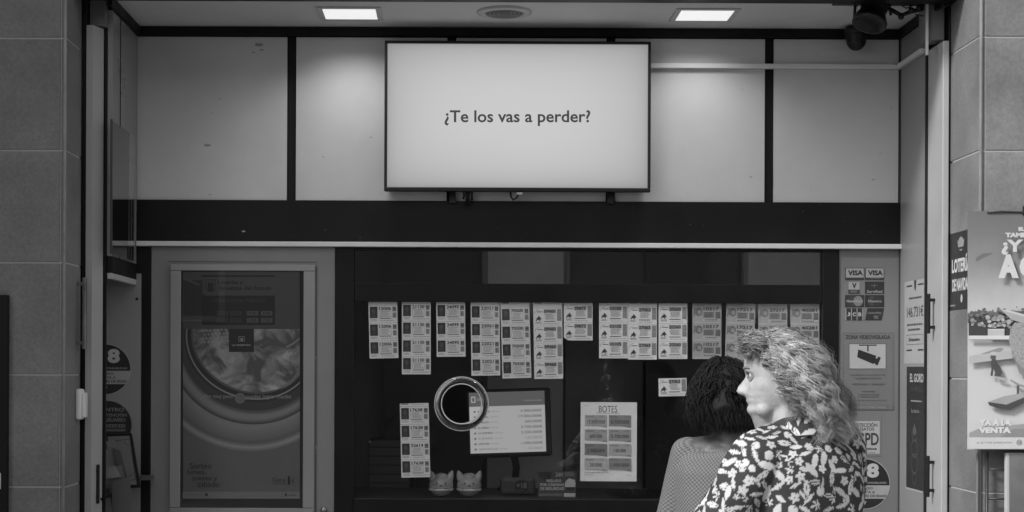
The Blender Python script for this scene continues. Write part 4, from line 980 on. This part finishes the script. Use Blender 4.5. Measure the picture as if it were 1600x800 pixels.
def hand(mb, wrist, d, up, m, s=1.0, curl=.6, mirror=1):
    d=Vector(d).normalized(); side_=d.cross(Vector(up)).normalized()*mirror; nrm=side_.cross(d).normalized()*mirror
    w=Vector(wrist); palm=w+d*.045*s
    R=Matrix((side_,nrm,d)).transposed(); mb.ell(palm,(.040*s,.016*s,.052*s),m,16,R)
    for i,(o,L) in enumerate(((-.030,.070),(-.010,.080),(.010,.075),(.029,.058))):
        b0=palm+d*.036*s+side_*o*s; a=0; q=b0
        for k,fr in enumerate((.45,.3,.25)):
            a+=curl*(.5+.35*k); dd=(d*cos(a)-nrm*sin(a)).normalized(); q2=q+dd*L*fr*s; mb.cone(q,q2,(.0088-.0008*k)*s,(.0082-.0009*k)*s,m,10); q=q2
    b0=w+d*.018*s-side_*.030*s; d1=(d*.75-side_*.65-nrm*.2).normalized(); b1=b0+d1*.036*s; d2=(d*.95-side_*.25-nrm*.35).normalized(); b2=b1+d2*.028*s; b3=b2+d2*.022*s
    mb.cone(b0,b1,.012*s,.010*s,m,10); mb.cone(b1,b2,.010*s,.0088*s,m,10); mb.cone(b2,b3,.0088*s,.007*s,m,10)
def strands(M, clumps, per, curl, thick, seed, m, parent, off, wave_len=.05, spread=.012, extra=None, shade=(.2,.45)):
    """clumps: list of 4 bezier control points in head space"""
    r=np.random.default_rng(seed); n=16; ts=np.linspace(0,1,n); allV=[];allF=[];cols=[]; base=0
    for cp in clumps:
        cp=np.array(cp); ph=r.uniform(0,6.28); k=r.uniform(.7,1.35); cl=curl*r.uniform(.6,1.4); tone=r.uniform(0,1)
        L=np.linalg.norm(np.diff(cp,axis=0),axis=1).sum()
        for j in range(per):
            o=r.normal(0,1,3)*spread; c=cp+np.outer([.35,.8,1.0,1.25],o)+r.normal(0,.004,(4,3))
            B=((1-ts)**3)[:,None]*c[0]+(3*(1-ts)**2*ts)[:,None]*c[1]+(3*(1-ts)*ts**2)[:,None]*c[2]+(ts**3)[:,None]*c[3]
            end=r.uniform(.75,1.0); 
            w=2*pi*L/(wave_len*k)*ts+ph+r.normal(0,.16); amp=cl*np.clip(ts*1.6,0,1.25)
            B=B+np.stack([np.cos(w)*amp,np.sin(w*1.0+1)*amp*.8,np.sin(w)*amp*.6],1)
            T=np.gradient(B,axis=0); T/=np.linalg.norm(T,axis=1)[:,None]+1e-9
            U=np.cross(T,[.3,.9,.2]); U/=np.linalg.norm(U,axis=1)[:,None]+1e-9; Wv=np.cross(T,U)
            rad=thick*r.uniform(.6,1.3)*np.clip(1.15-ts**3,.15,1)
            for q in range(3):
                a=2*pi*q/3; allV.append(B+(U*cos(a)+Wv*sin(a))*rad[:,None])
            for i in range(n-1):
                for q in range(3):
                    a0=base+q*n+i; b0=base+((q+1)%3)*n+i; allF.append((a0,b0,b0+1,a0+1))
            base+=3*n; cols.append((tone*.7+r.uniform(0,.3)))
    V=np.concatenate(allV); Mx=np.array(M); V=V@Mx[:3,:3].T+Mx[:3,3]-np.array(off)
    me=bpy.data.meshes.new('hair'); me.from_pydata(V.tolist(),[],allF); me.polygons.foreach_set('use_smooth',[True]*len(allF))
    at=me.attributes.new('tone','FLOAT','POINT'); at.data.foreach_set('value',np.repeat(np.array(cols),3*n).astype(np.float32))
    me.materials.append(m); return me
def hair_mat(name,lo,hi,rough=.38):
    m=bpy.data.materials.new(name); m.use_nodes=True; n=m.node_tree.nodes; l=m.node_tree.links; b=n['Principled BSDF']; b.inputs['Roughness'].default_value=rough
    a=n.new('ShaderNodeAttribute'); a.attribute_name='tone'; r=n.new('ShaderNodeMapRange'); r.inputs['To Min'].default_value=lo; r.inputs['To Max'].default_value=hi
    l.new(a.outputs['Fac'],r.inputs['Value']); l.new(r.outputs[0],b.inputs['Base Color']); b.inputs['Specular IOR Level'].default_value=.6
    return m
def scalp(az,el,k=1.0):   # az 0 = face, +-pi = back
    x=cos(az)*cos(el); y=sin(az)*cos(el); z=sin(el); f=.100 if x>0 else .104
    return np.array([x*f*k, y*.080*k, .015+z*.112*k])
LEAFS=[]
def leaf_mask(kind,x,y):
    """x along the leaf (-1..1), y across; returns mask"""
    if kind==0:   # fern
        w=.42*np.clip(1-x*x,0,1)*(.55+.45*np.abs(np.sin(x*13+np.abs(y)*9))); return (np.abs(y)<w)&(np.abs(x)<1)&~(np.abs(y)<.025)
    if kind==1:   # broad leaf
        w=.40*(1-x*x)**.8 if False else .40*np.clip(1-x*x,0,1)**.7; return (np.abs(y)<w)&(np.abs(x)<1)
    if kind==2:   # five petal flower
        r=np.hypot(x,y); a=np.arctan2(y,x); return (r<.62*(.55+.45*np.abs(np.cos(a*2.5))))&(r>.07)
    if kind==3:   # spiky palm
        r=np.hypot(x,y); a=np.arctan2(y,x); return (r<.9*np.clip(np.abs(np.cos(a*3.5))**1.5,.12,1)*(.65+.35*np.cos(a)))
    if kind==4:   # split heart leaf
        r=np.hypot(x,y); a=np.arctan2(y,x); return (r<.75*(.7+.3*np.cos(a)))&~((np.abs(np.sin(a*4))<.22)&(r>.36))
    r=np.abs(y)<.33*np.clip(1-(x+.15*np.sin(y*9))**2,0,1)*(.75+.25*np.sin(x*22)); return r&(np.abs(x)<1)
def paint_print(me, seed, spacing, size):
    r=np.random.default_rng(seed); N=len(me.vertices); co=np.empty(N*3); me.vertices.foreach_get('co',co); co=co.reshape(-1,3)
    no=np.empty(N*3); me.vertices.foreach_get('normal',no); no=no.reshape(-1,3)
    val=np.zeros(N,np.float32); order=r.permutation(N); free=np.ones(N,bool)
    cell={}
    cnt=0
    key=np.floor(co/.06).astype(int); d={}
    for i,k in enumerate(map(tuple,key)): d.setdefault(k,[]).append(i)
    d={k:np.array(v) for k,v in d.items()}
    for i in order:
        if not free[i]: continue
        k=key[i]; idx=np.concatenate([d[t] for t in ((k[0]+a,k[1]+b,k[2]+c) for a in(-1,0,1) for b in (-1,0,1) for c in (-1,0,1)) if t in d])
        dv=co[idx]-co[i]; dist=np.linalg.norm(dv,axis=1); sz=size*r.uniform(.7,1.15); sp=spacing*(sz/size)
        near=idx[dist<sp]; free[near]=False
        nn=no[i]; t=np.cross(nn,[0,0,1.0]); t/=np.linalg.norm(t)+1e-9; bt=np.cross(nn,t); ang=r.uniform(0,6.28)
        ux=t*cos(ang)+bt*sin(ang); uy=np.cross(nn,ux)
        x=dv@ux/sz; y=dv@uy/sz; ok=leaf_mask(int(r.integers(0,6)),x,y)&(np.abs(dv@nn)<.03)&((no[idx]@nn)>.3)
        val[idx[ok]]=r.uniform(.8,1.0); cnt+=1
    at=me.attributes.new('tone','FLOAT','POINT'); at.data.foreach_set('value',val)
def cloth_mat(name,lo,hi,rough=.75):
    m=hair_mat(name,lo,hi,rough); b=m.node_tree.nodes['Principled BSDF']; b.inputs['Specular IOR Level'].default_value=.2
    n=m.node_tree.nodes; l=m.node_tree.links; tc=n.new('ShaderNodeTexCoord'); a=n.new('ShaderNodeTexNoise'); a.inputs['Scale'].default_value=400; l.new(tc.outputs['Object'],a.inputs['Vector'])
    bp_=n.new('ShaderNodeBump'); bp_.inputs['Strength'].default_value=.2; bp_.inputs['Distance'].default_value=.003; l.new(a.outputs['Fac'],bp_.inputs['Height']); l.new(bp_.outputs[0],b.inputs['Normal']); return m
def place(H, yaw, tilt=0, roll=0):   # head space (x = face) to world
    return Matrix.Translation(H)@Matrix.Rotation(yaw,4,'Z')@Matrix.Rotation(tilt,4,'Y')@Matrix.Rotation(roll,4,'X')
def loft(mb, rings, m, n=40):
    V=[];Fc=[]
    for (c,rx,ry,yaw) in rings:
        for k in range(n):
            a=2*pi*k/n; x=rx*math.copysign(abs(cos(a))**.85,cos(a)); y=ry*math.copysign(abs(sin(a))**.85,sin(a))
            V.append((c[0]+x*cos(yaw)-y*sin(yaw), c[1]+x*sin(yaw)+y*cos(yaw), c[2]))
    for i in range(len(rings)-1):
        for k in range(n): Fc.append((i*n+k,i*n+(k+1)%n,(i+1)*n+(k+1)%n,(i+1)*n+k))
    Fc.append(tuple(range(n))[::-1]); Fc.append(tuple((len(rings)-1)*n+k for k in range(n)))
    mb.add(V,Fc,m,True)
DUM=mat('dummy',.5)
def wrinkle(me, amp, sc, seed, zs=.5):
    from mathutils import noise
    N=len(me.vertices); co=np.empty(N*3); me.vertices.foreach_get('co',co); co=co.reshape(-1,3)
    no=np.empty(N*3); me.vertices.foreach_get('normal',no); no=no.reshape(-1,3); d=np.empty(N)
    for i,c in enumerate(co.tolist()):
        p=Vector((c[0]*sc+seed,c[1]*sc,c[2]*sc*zs+c[0]*3)); q=noise.noise(p); r=1-abs(q)*2
        d[i]=amp*(max(r,0)**3)*.9+amp*.6*noise.noise(p*.5)
    me.vertices.foreach_set('co',(co+no*d[:,None]).ravel()); me.update()
# ---------------------------------------------------------------- the man
YM_=4.36; K=F/YM_
def mw(px,py,dy=0.0):
    x,z=P(px,py,YM_); return Vector((x,YM_+dy,z))
H=mw(1216,586); H.z=EYE-(586-576)/K
man=thing('person','person with long wavy hair in a dark shirt printed with pale leaves','person',(H.x+.03,YM_,0))
yaw=pi-.17; Mh=place(H,yaw,.03)
fy=radians(128)       # torso faces this way: into the shop, turned left
tf=Vector((cos(fy),sin(fy),0)); tl=Vector((-sin(fy),cos(fy),0))   # forward, left
N0=Vector((H.x+.055,YM_+.0,0))
def tp(f,l_,z): return N0+tf*f+tl*l_+Vector((0,0,z))
sk=skin_mat('skin_man',.45)
B=MB(); head_mesh(B,Mh,DUM,1.12,1.0)
B.cone(tp(-.01,0,1.33),Mh@Vector((-.015,0,-.06)),.062,.058,DUM)
B.cone(Mh@Vector((.052,0,-.098)),tp(.06,0,1.37),.030,.05,DUM); B.ell(Mh@Vector((.040,.026,-.088)),(.030,.030,.026),DUM); B.ell(Mh@Vector((.040,-.026,-.088)),(.030,.030,.026),DUM)
def limbs(B,tp,S,arms,knees=.5,scale=1.0):
    # torso
    loft(B,[(tp(0,0,.86),.10,.155,fyaw),(tp(0,0,.95),.115,.165,fyaw),(tp(0,0,1.08),.105,.145,fyaw),(tp(0,0,1.22),.115,.165,fyaw),(tp(-.005,0,1.33),.10,.17,fyaw),(tp(-.01,0,1.385),.07,.12,fyaw),(tp(-.01,0,1.41),.05,.06,fyaw)],DUM)
    for s,(sh,el_,wr,hd) in arms.items():
        B.cone(sh,el_,.052,.040,DUM); B.cone(el_,wr,.040,.027,DUM); B.cone(tp(-.01,0,1.38),sh,.06,.055,DUM)
        hand(B,wr+(wr-el_).normalized()*.01,hd,(0,0,1),DUM,.95,.55,s)
    for s in (-1,1):
        hip=tp(0,s*.09,.90); kn=tp(.03,s*.10,.48); an=tp(-.02,s*.11,.09)
        B.cone(hip,kn,.085,.058,DUM); B.cone(kn,an,.058,.038,DUM); B.cone(an,tp(.0,s*.115,.04),.038,.035,DUM); B.cone(tp(-.03,s*.112,.04),tp(.13,s*.13,.03),.036,.028,DUM)
fyaw=fy
shL=tp(-.0,.165,1.345); shR=tp(-.01,-.168,1.37)
elL=tp(.09,.285,1.11); wrL=tp(.30,.20,1.10); elR=tp(.07,-.205,1.10); wrR=tp(.28,-.14,1.08)
arms={1:(shL,elL,wrL,(wrL-elL)),-1:(shR,elR,wrR,(wrR-elR))}
limbs(B,tp,None,arms)
me=remeshed(B,.0045,4,.45)
mesh_obj('body',me,sk,man)
ey=mat('eye_white',.25,.15); ed=mat('iris_dark',.01,.1); lidm=skin_mat('lid',.30)
for s in (-1,1):
    c=Mh@Vector((.0745,s*.031,-.001)); m=MB(); m.ell(c,(.0112,.0112,.0112),ey,16); fwd=(Mh.to_3x3()@Vector((1,s*.12,0))).normalized(); m.ell(c+fwd*.0085,(.004,.004,.0046),ed,12); m.build('eye',man)
    m=MB(); m.tube([Mh@Vector((.0865+.002*sin(t*pi),s*(.018+.028*t)*1,.0085+.004*sin(t*pi))) for t in (0,.25,.5,.75,1)],[.002,.003,.0032,.003,.0018],mat('lash',.06,.5),8)
    m.build('eyelid',man)
    m=MB()
    for (v0,v1) in ((13,85),(-80,-17)):
        V=[];Fc=[]
        for i in range(9):
            e_=radians(v0+(v1-v0)*i/8)
            for j in range(13):
                a_=radians(-75+150*j/12); V.append(Mh@Vector((.0745+.0124*cos(a_)*cos(e_),s*.031+.0124*sin(a_)*cos(e_),-.001+.0124*sin(e_))))
        for i in range(8):
            for j in range(12): Fc.append((i*13+j,i*13+j+1,(i+1)*13+j+1,(i+1)*13+j))
        m.add(V,Fc,sk,True)
    m.build('lid_skin',man)
    m=MB(); m.tube([Mh@Vector((.097-.012*t*t-.003,s*(.012+.038*t),.0225+.006*sin(t*pi*.8))) for t in (0,.25,.5,.75,1)],[.0025,.0045,.0045,.0035,.0015],mat('brow',.24,.8),8); m.build('eyebrow',man)
m=MB(); m.tube([Mh@Vector((.0895-.008*abs(t)**2*6,t*.05,-.0598)) for t in (-.5,-.25,0,.25,.5)],[.0012,.0022,.0026,.0022,.0012],mat('lip_line',.16,.5),8); m.build('mouth',man)
# shirt
Sm=MB()
loft(Sm,[(tp(.0,0,.80),.150,.195,fy),(tp(0,0,.88),.150,.195,fy),(tp(0,0,1.0),.148,.19,fy),(tp(0,0,1.12),.146,.186,fy),(tp(-.005,0,1.22),.144,.19,fy),(tp(-.012,0,1.31),.132,.192,fy),(tp(-.015,0,1.36),.112,.185,fy),(tp(-.012,0,1.395),.088,.13,fy),(tp(-.010,0,1.42),.075,.09,fy),(tp(-.012,0,1.445),.066,.068,fy)],DUM)
for s,sh,el_ in ((1,shL,elL),(-1,shR,elR)):
    d=(el_-sh); Sm.cone(tp(-.012,s*.08,1.372),sh,.072,.074,DUM); Sm.cone(sh,sh+d*.5,.078,.080,DUM); Sm.cone(sh+d*.5,sh+d*.98,.080,.082,DUM)
me=remeshed(Sm,.0038,14,.5); wrinkle(me,.015,6,3); me.update()
paint_print(me,11,.0275,.0235)
shirt=mesh_obj('shirt',me,cloth_mat('leaf_shirt',.045,.62),man)
# collar
cm=MB(); V=[];Fc=[]; n_=48
for j,(ro,h,out) in enumerate(((.066,1.405,0),(.068,1.455,.002),(.073,1.472,.006),(.092,1.445,.012),(.106,1.410,.016),(.103,1.405,.012),(.074,1.455,.0))):
    for k in range(n_):
        a=2*pi*(k/(n_))*1.0; fr_=cos(a)  # a=0 forward
        c=tp(-.008+cos(a)*ro*1.02, sin(a)*ro*1.0, h-.045*max(fr_,0)**2+.014*max(-fr_,0)); V.append(c)
for j in range(6):
    for k in range(n_):
        if abs(((k+n_/2)%n_)-n_/2)<2: continue
        Fc.append((j*n_+k,j*n_+(k+1)%n_,(j+1)*n_+(k+1)%n_,(j+1)*n_+k))
cm.add(V,Fc,DUM,True); oc=cm.build('tmpc'); md=oc.modifiers.new('s','SUBSURF'); md.levels=3; me=evalmesh(oc); bpy.data.objects.remove(oc)
paint_print(me,5,.026,.022); mesh_obj('collar',me,shirt.data.materials[0],man)
# trousers and shoes
Tm=MB(); loft(Tm,[(tp(0,0,.80),.125,.175,fy),(tp(0,0,.90),.135,.185,fy),(tp(0,0,.98),.13,.178,fy)],DUM)
for s in (-1,1): Tm.cone(tp(0,s*.09,.86),tp(.03,s*.10,.48),.10,.078,DUM); Tm.cone(tp(.03,s*.10,.48),tp(-.02,s*.11,.10),.078,.065,DUM)
me=remeshed(Tm,.01,6); wrinkle(me,.006,8,1); mesh_obj('trousers',me,mat('dark_denim',.05,.8,var=.15,vscale=20),man)
for s in (-1,1):
    m=MB(); m.cone(tp(-.05,s*.112,.05),tp(.0,s*.115,.055),.048,.05,DUM); m.cone(tp(.0,s*.115,.045),tp(.15,s*.135,.04),.05,.04,DUM); me=remeshed(m,.008,4)
    for v in me.vertices: v.co.z=max(v.co.z,.002)
    mesh_obj('shoe',me,mat('shoe_leather',.03,.4),man)
# hair
r=np.random.default_rng(4); cl=[]
def bez(az,el,end,out=.05,lift=.03,mid=None):
    p0=scalp(az,el); nrm=np.array([cos(az)*cos(el),sin(az)*cos(el),sin(el)]); p1=p0+nrm*out+np.array([-.02,0,lift*.4])
    end=np.array(end); p2=np.array(mid) if mid is not None else (p1*.4+end*.6+np.array([-.02,0,.03])+nrm*.04*np.array([1,1,0])); return [p0,p1,p2,end]
for s in (-1,1):
    for i in range(130):        # crown and back: long fall over the nape
        az=s*r.uniform(1.3,3.14); el=r.uniform(-.15,1.45); back=(abs(az)-1.3)/1.84
        yy=s*r.uniform(.0,.13)*(1.2-back*.4); ez=-.075-.115*r.uniform(.1,1); ex=-.07-.12*r.uniform(0,1)*(.45+.55*back)-.03
        nrm=np.array([cos(az)*cos(el),sin(az)*cos(el),sin(el)])
        p0=scalp(az,el,.98); p1=p0+nrm*.034+np.array([-.008,0,.0]); p2=np.array([ex*.58-.02,yy*1.15,r.uniform(-.06,.02)]); cl.append([p0,p1,p2,np.array([ex,yy,ez])])
    for i in range(46):         # temple to ear, hanging curls that frame the cheek
        az=s*r.uniform(1.05,1.8); el=r.uniform(.15,.9); p0=scalp(az,el,.98)
        e_=np.array([r.uniform(-.085,-.012),s*r.uniform(.075,.11),r.uniform(-.115,-.02)]); p1=p0+np.array([.008,s*.03,.012]); p2=np.array([e_[0]+.012,s*.105,e_[2]*.4+.02]); cl.append([p0,p1,p2,e_])
    for i in range(36):         # fringe swept over the forehead and back
        az=s*r.uniform(0,.9); el=r.uniform(.72,1.1); p0=scalp(az,el,.97)
        e_=np.array([r.uniform(.03,.095),s*r.uniform(.02,.085),r.uniform(.05,.09)]); 
        cl.append([p0,p0+np.array([.028,0,.028]),e_+np.array([.016,s*.012,.024]),e_])
    for i in range(60):         # top, combed back
        az=s*r.uniform(.2,1.6); el=r.uniform(.6,1.5); p0=scalp(az,el,.97); e_=np.array([-.085-.05*r.random(),s*r.uniform(.02,.11),r.uniform(-.06,.05)])
        cl.append([p0,p0+np.array([0,s*.008,.020]),np.array([-.075,s*r.uniform(.03,.10),.088]),e_])
hm=hair_mat('grey_hair',.08,.66)
me1=strands(Mh,cl,28,.0115,.00105,9,hm,man,worldloc(man),wave_len=.064,spread=.0044)
ho=bpy.data.objects.new('hair',me1); COL.objects.link(ho); ho.parent=man
me1=strands(Mh,cl[::2],3,.012,.0004,10,hm,man,worldloc(man),wave_len=.075,spread=.016)
ho=bpy.data.objects.new('stray_hair',me1); COL.objects.link(ho); ho.parent=man
# scalp cap and inner bulk of the hair
C=MB(); 
def hp(x,y,z): return Mh@Vector((x,y,z))
R3=Mh.to_3x3()
C.ell(hp(-.018,0,.040),(.098,.083,.094),DUM,28,R3); C.ell(hp(-.055,0,-.01),(.075,.082,.085),DUM,28,R3); C.ell(hp(-.090,0,-.075),(.060,.088,.075),DUM,28,R3); C.ell(hp(-.125,0,-.120),(.050,.075,.045),DUM,28,R3)
me=remeshed(C,.007,6); wrinkle(me,.010,16,7,.6); mesh_obj('hair_mass',me,mat('hair_gap_shade',.045,.8,var=.4,vscale=60),man)  # darker than the locks: shade in their gaps put into the colour
# ---------------------------------------------------------------- the woman at the counter
YW=5.44; KW=F/YW
def ww(px,py,dy=0): x,z=P(px,py,YW); return Vector((x,YW+dy,z))
Hw=ww(1130,618); wom=thing('person','person with dark wavy hair in a pale open knit cardigan, facing the window','person',(Hw.x+.03,YW,0))
fy2=radians(82); fyaw=fy2; tf2=Vector((cos(fy2),sin(fy2),0)); tl2=Vector((-sin(fy2),cos(fy2),0)); N1=Vector((Hw.x+.035,YW-.01,0)); SZ=.955
def tq(f,l_,z): return N1+tf2*f*.93+tl2*l_*.93+Vector((0,0,z*SZ))
Mw=place(Hw,fy2,.10); B=MB(); head_mesh(B,Mw,DUM,.8,.94); B.cone(tq(-.02,0,1.33),Mw@Vector((-.015,0,-.06)),.055,.050,DUM)
a={1:(tq(0,.168,1.365),tq(.03,.235,1.10),tq(.24,.20,1.10),Vector((.1,1,0))),-1:(tq(0,-.185,1.375),tq(.04,-.24,1.12),tq(.26,-.15,1.12),Vector((0,1,0)))}
limbs(B,tq,None,a); me=remeshed(B,.006,5); mesh_obj('body',me,skin_mat('skin_woman',.09),wom)
# patterned dress
D=MB(); loft(D,[(tq(0,0,.45),.20,.24,fy2),(tq(0,0,.8),.155,.205,fy2),(tq(0,0,1.0),.128,.172,fy2),(tq(0,0,1.2),.132,.178,fy2),(tq(-.0,0,1.30),.112,.165,fy2),(tq(0,0,1.345),.085,.14,fy2)],DUM)
me=remeshed(D,.007,8); wrinkle(me,.006,7,2); paint_print(me,8,.030,.026); mesh_obj('dress',me,cloth_mat('print_dress',.012,.5),wom)
km=mat('open_knit',.42,.9); n=km.node_tree.nodes; l=km.node_tree.links; b=n['Principled BSDF']; tc=n.new('ShaderNodeTexCoord'); sx=n.new('ShaderNodeSeparateXYZ'); l.new(tc.outputs['Object'],sx.inputs[0])
def mm(op,x,y=None):
    q=n.new('ShaderNodeMath'); q.operation=op
    for i,v in enumerate((x,y)):
        if v is None: continue
        if isinstance(v,(int,float)): q.inputs[i].default_value=v
        else: l.new(v,q.inputs[i])
    return q.outputs[0]
nn_=n.new('ShaderNodeTexNoise'); nn_.inputs['Scale'].default_value=10; l.new(tc.outputs['Object'],nn_.inputs['Vector'])
wob=mm('MULTIPLY',nn_.outputs['Fac'],3.0)
sxx=mm('SINE',mm('MULTIPLY',mm('ARCTAN2',sx.outputs['X'],mm('SUBTRACT',.02,sx.outputs['Y'])),84.)); sz=mm('SINE',mm('ADD',mm('MULTIPLY',sx.outputs['Z'],460.),wob))
kn=mm('MULTIPLY',sxx,sz); kk=mm('ADD',mm('MULTIPLY',kn,.075),.15); l.new(kk,b.inputs['Base Color'])
bp_=n.new('ShaderNodeBump'); bp_.inputs['Strength'].default_value=.25; bp_.inputs['Distance'].default_value=.004; l.new(kn,bp_.inputs['Height']); l.new(bp_.outputs[0],b.inputs['Normal'])
Cg=MB(); loft(Cg,[(tq(-.01,0,.72),.165,.225,fy2),(tq(-.01,0,.9),.158,.215,fy2),(tq(-.01,0,1.05),.150,.20,fy2),(tq(-.012,0,1.2),.146,.20,fy2),(tq(-.02,0,1.30),.125,.20,fy2),(tq(-.03,0,1.355),.095,.18,fy2),(tq(-.035,0,1.375),.075,.15,fy2)],DUM)
for s in (-1,1):
    sh,el_,wr,_=a[s]; Cg.cone(tq(-.02,s*.10,1.34),sh,.056,.060,DUM); Cg.cone(sh,el_,.061,.058,DUM); Cg.cone(el_,wr,.064,.045,DUM)
me=remeshed(Cg,.006,12,.5); wrinkle(me,.009,5.5,12,.4); mesh_obj('cardigan',me,km,wom)
m=MB(); sh=a[1][0]
pts=[]
r=np.random.default_rng(14); cl=[]
for s in (-1,1):
    for i in range(150):
        az=s*r.uniform(.9,3.14); el=r.uniform(-.1,1.45); nrm=np.array([cos(az)*cos(el),sin(az)*cos(el),sin(el)]); p0=scalp(az,el,.95); yy=s*r.uniform(0,.105)
        e_=np.array([-.03-.075*r.random(),yy,-.06-.07*r.random()]); p2=np.array([-.09*r.uniform(.6,1.2),yy*1.25,r.uniform(-.05,.03)]); cl.append([p0,p0+nrm*.04,p2,e_])
    for i in range(25):
        az=s*r.uniform(.1,.9); el=r.uniform(.7,1.2); p0=scalp(az,el,.95); cl.append([p0,p0+np.array([0,s*.02,.03]),np.array([.03,s*.09,.06]),np.array([.01,s*.095,-.04])])
dh=hair_mat('dark_hair',.003,.012,.55); dh.node_tree.nodes['Principled BSDF'].inputs['Specular IOR Level'].default_value=.25
me=strands(Mw,cl,26,.007,.0016,19,dh,wom,worldloc(wom),wave_len=.07,spread=.009)
ho=bpy.data.objects.new('hair',me); COL.objects.link(ho); ho.parent=wom
C=MB(); R3=Mw.to_3x3(); C.ell(Mw@Vector((-.02,0,.030)),(.092,.079,.086),DUM,28,R3); C.ell(Mw@Vector((-.045,0,-.03)),(.075,.082,.075),DUM,28,R3)
me=remeshed(C,.008,6); wrinkle(me,.008,16,7,.6); mesh_obj('hair_mass',me,mat('dark_under',.006,.8),wom)
bpy.data.scenes.remove(TMP)
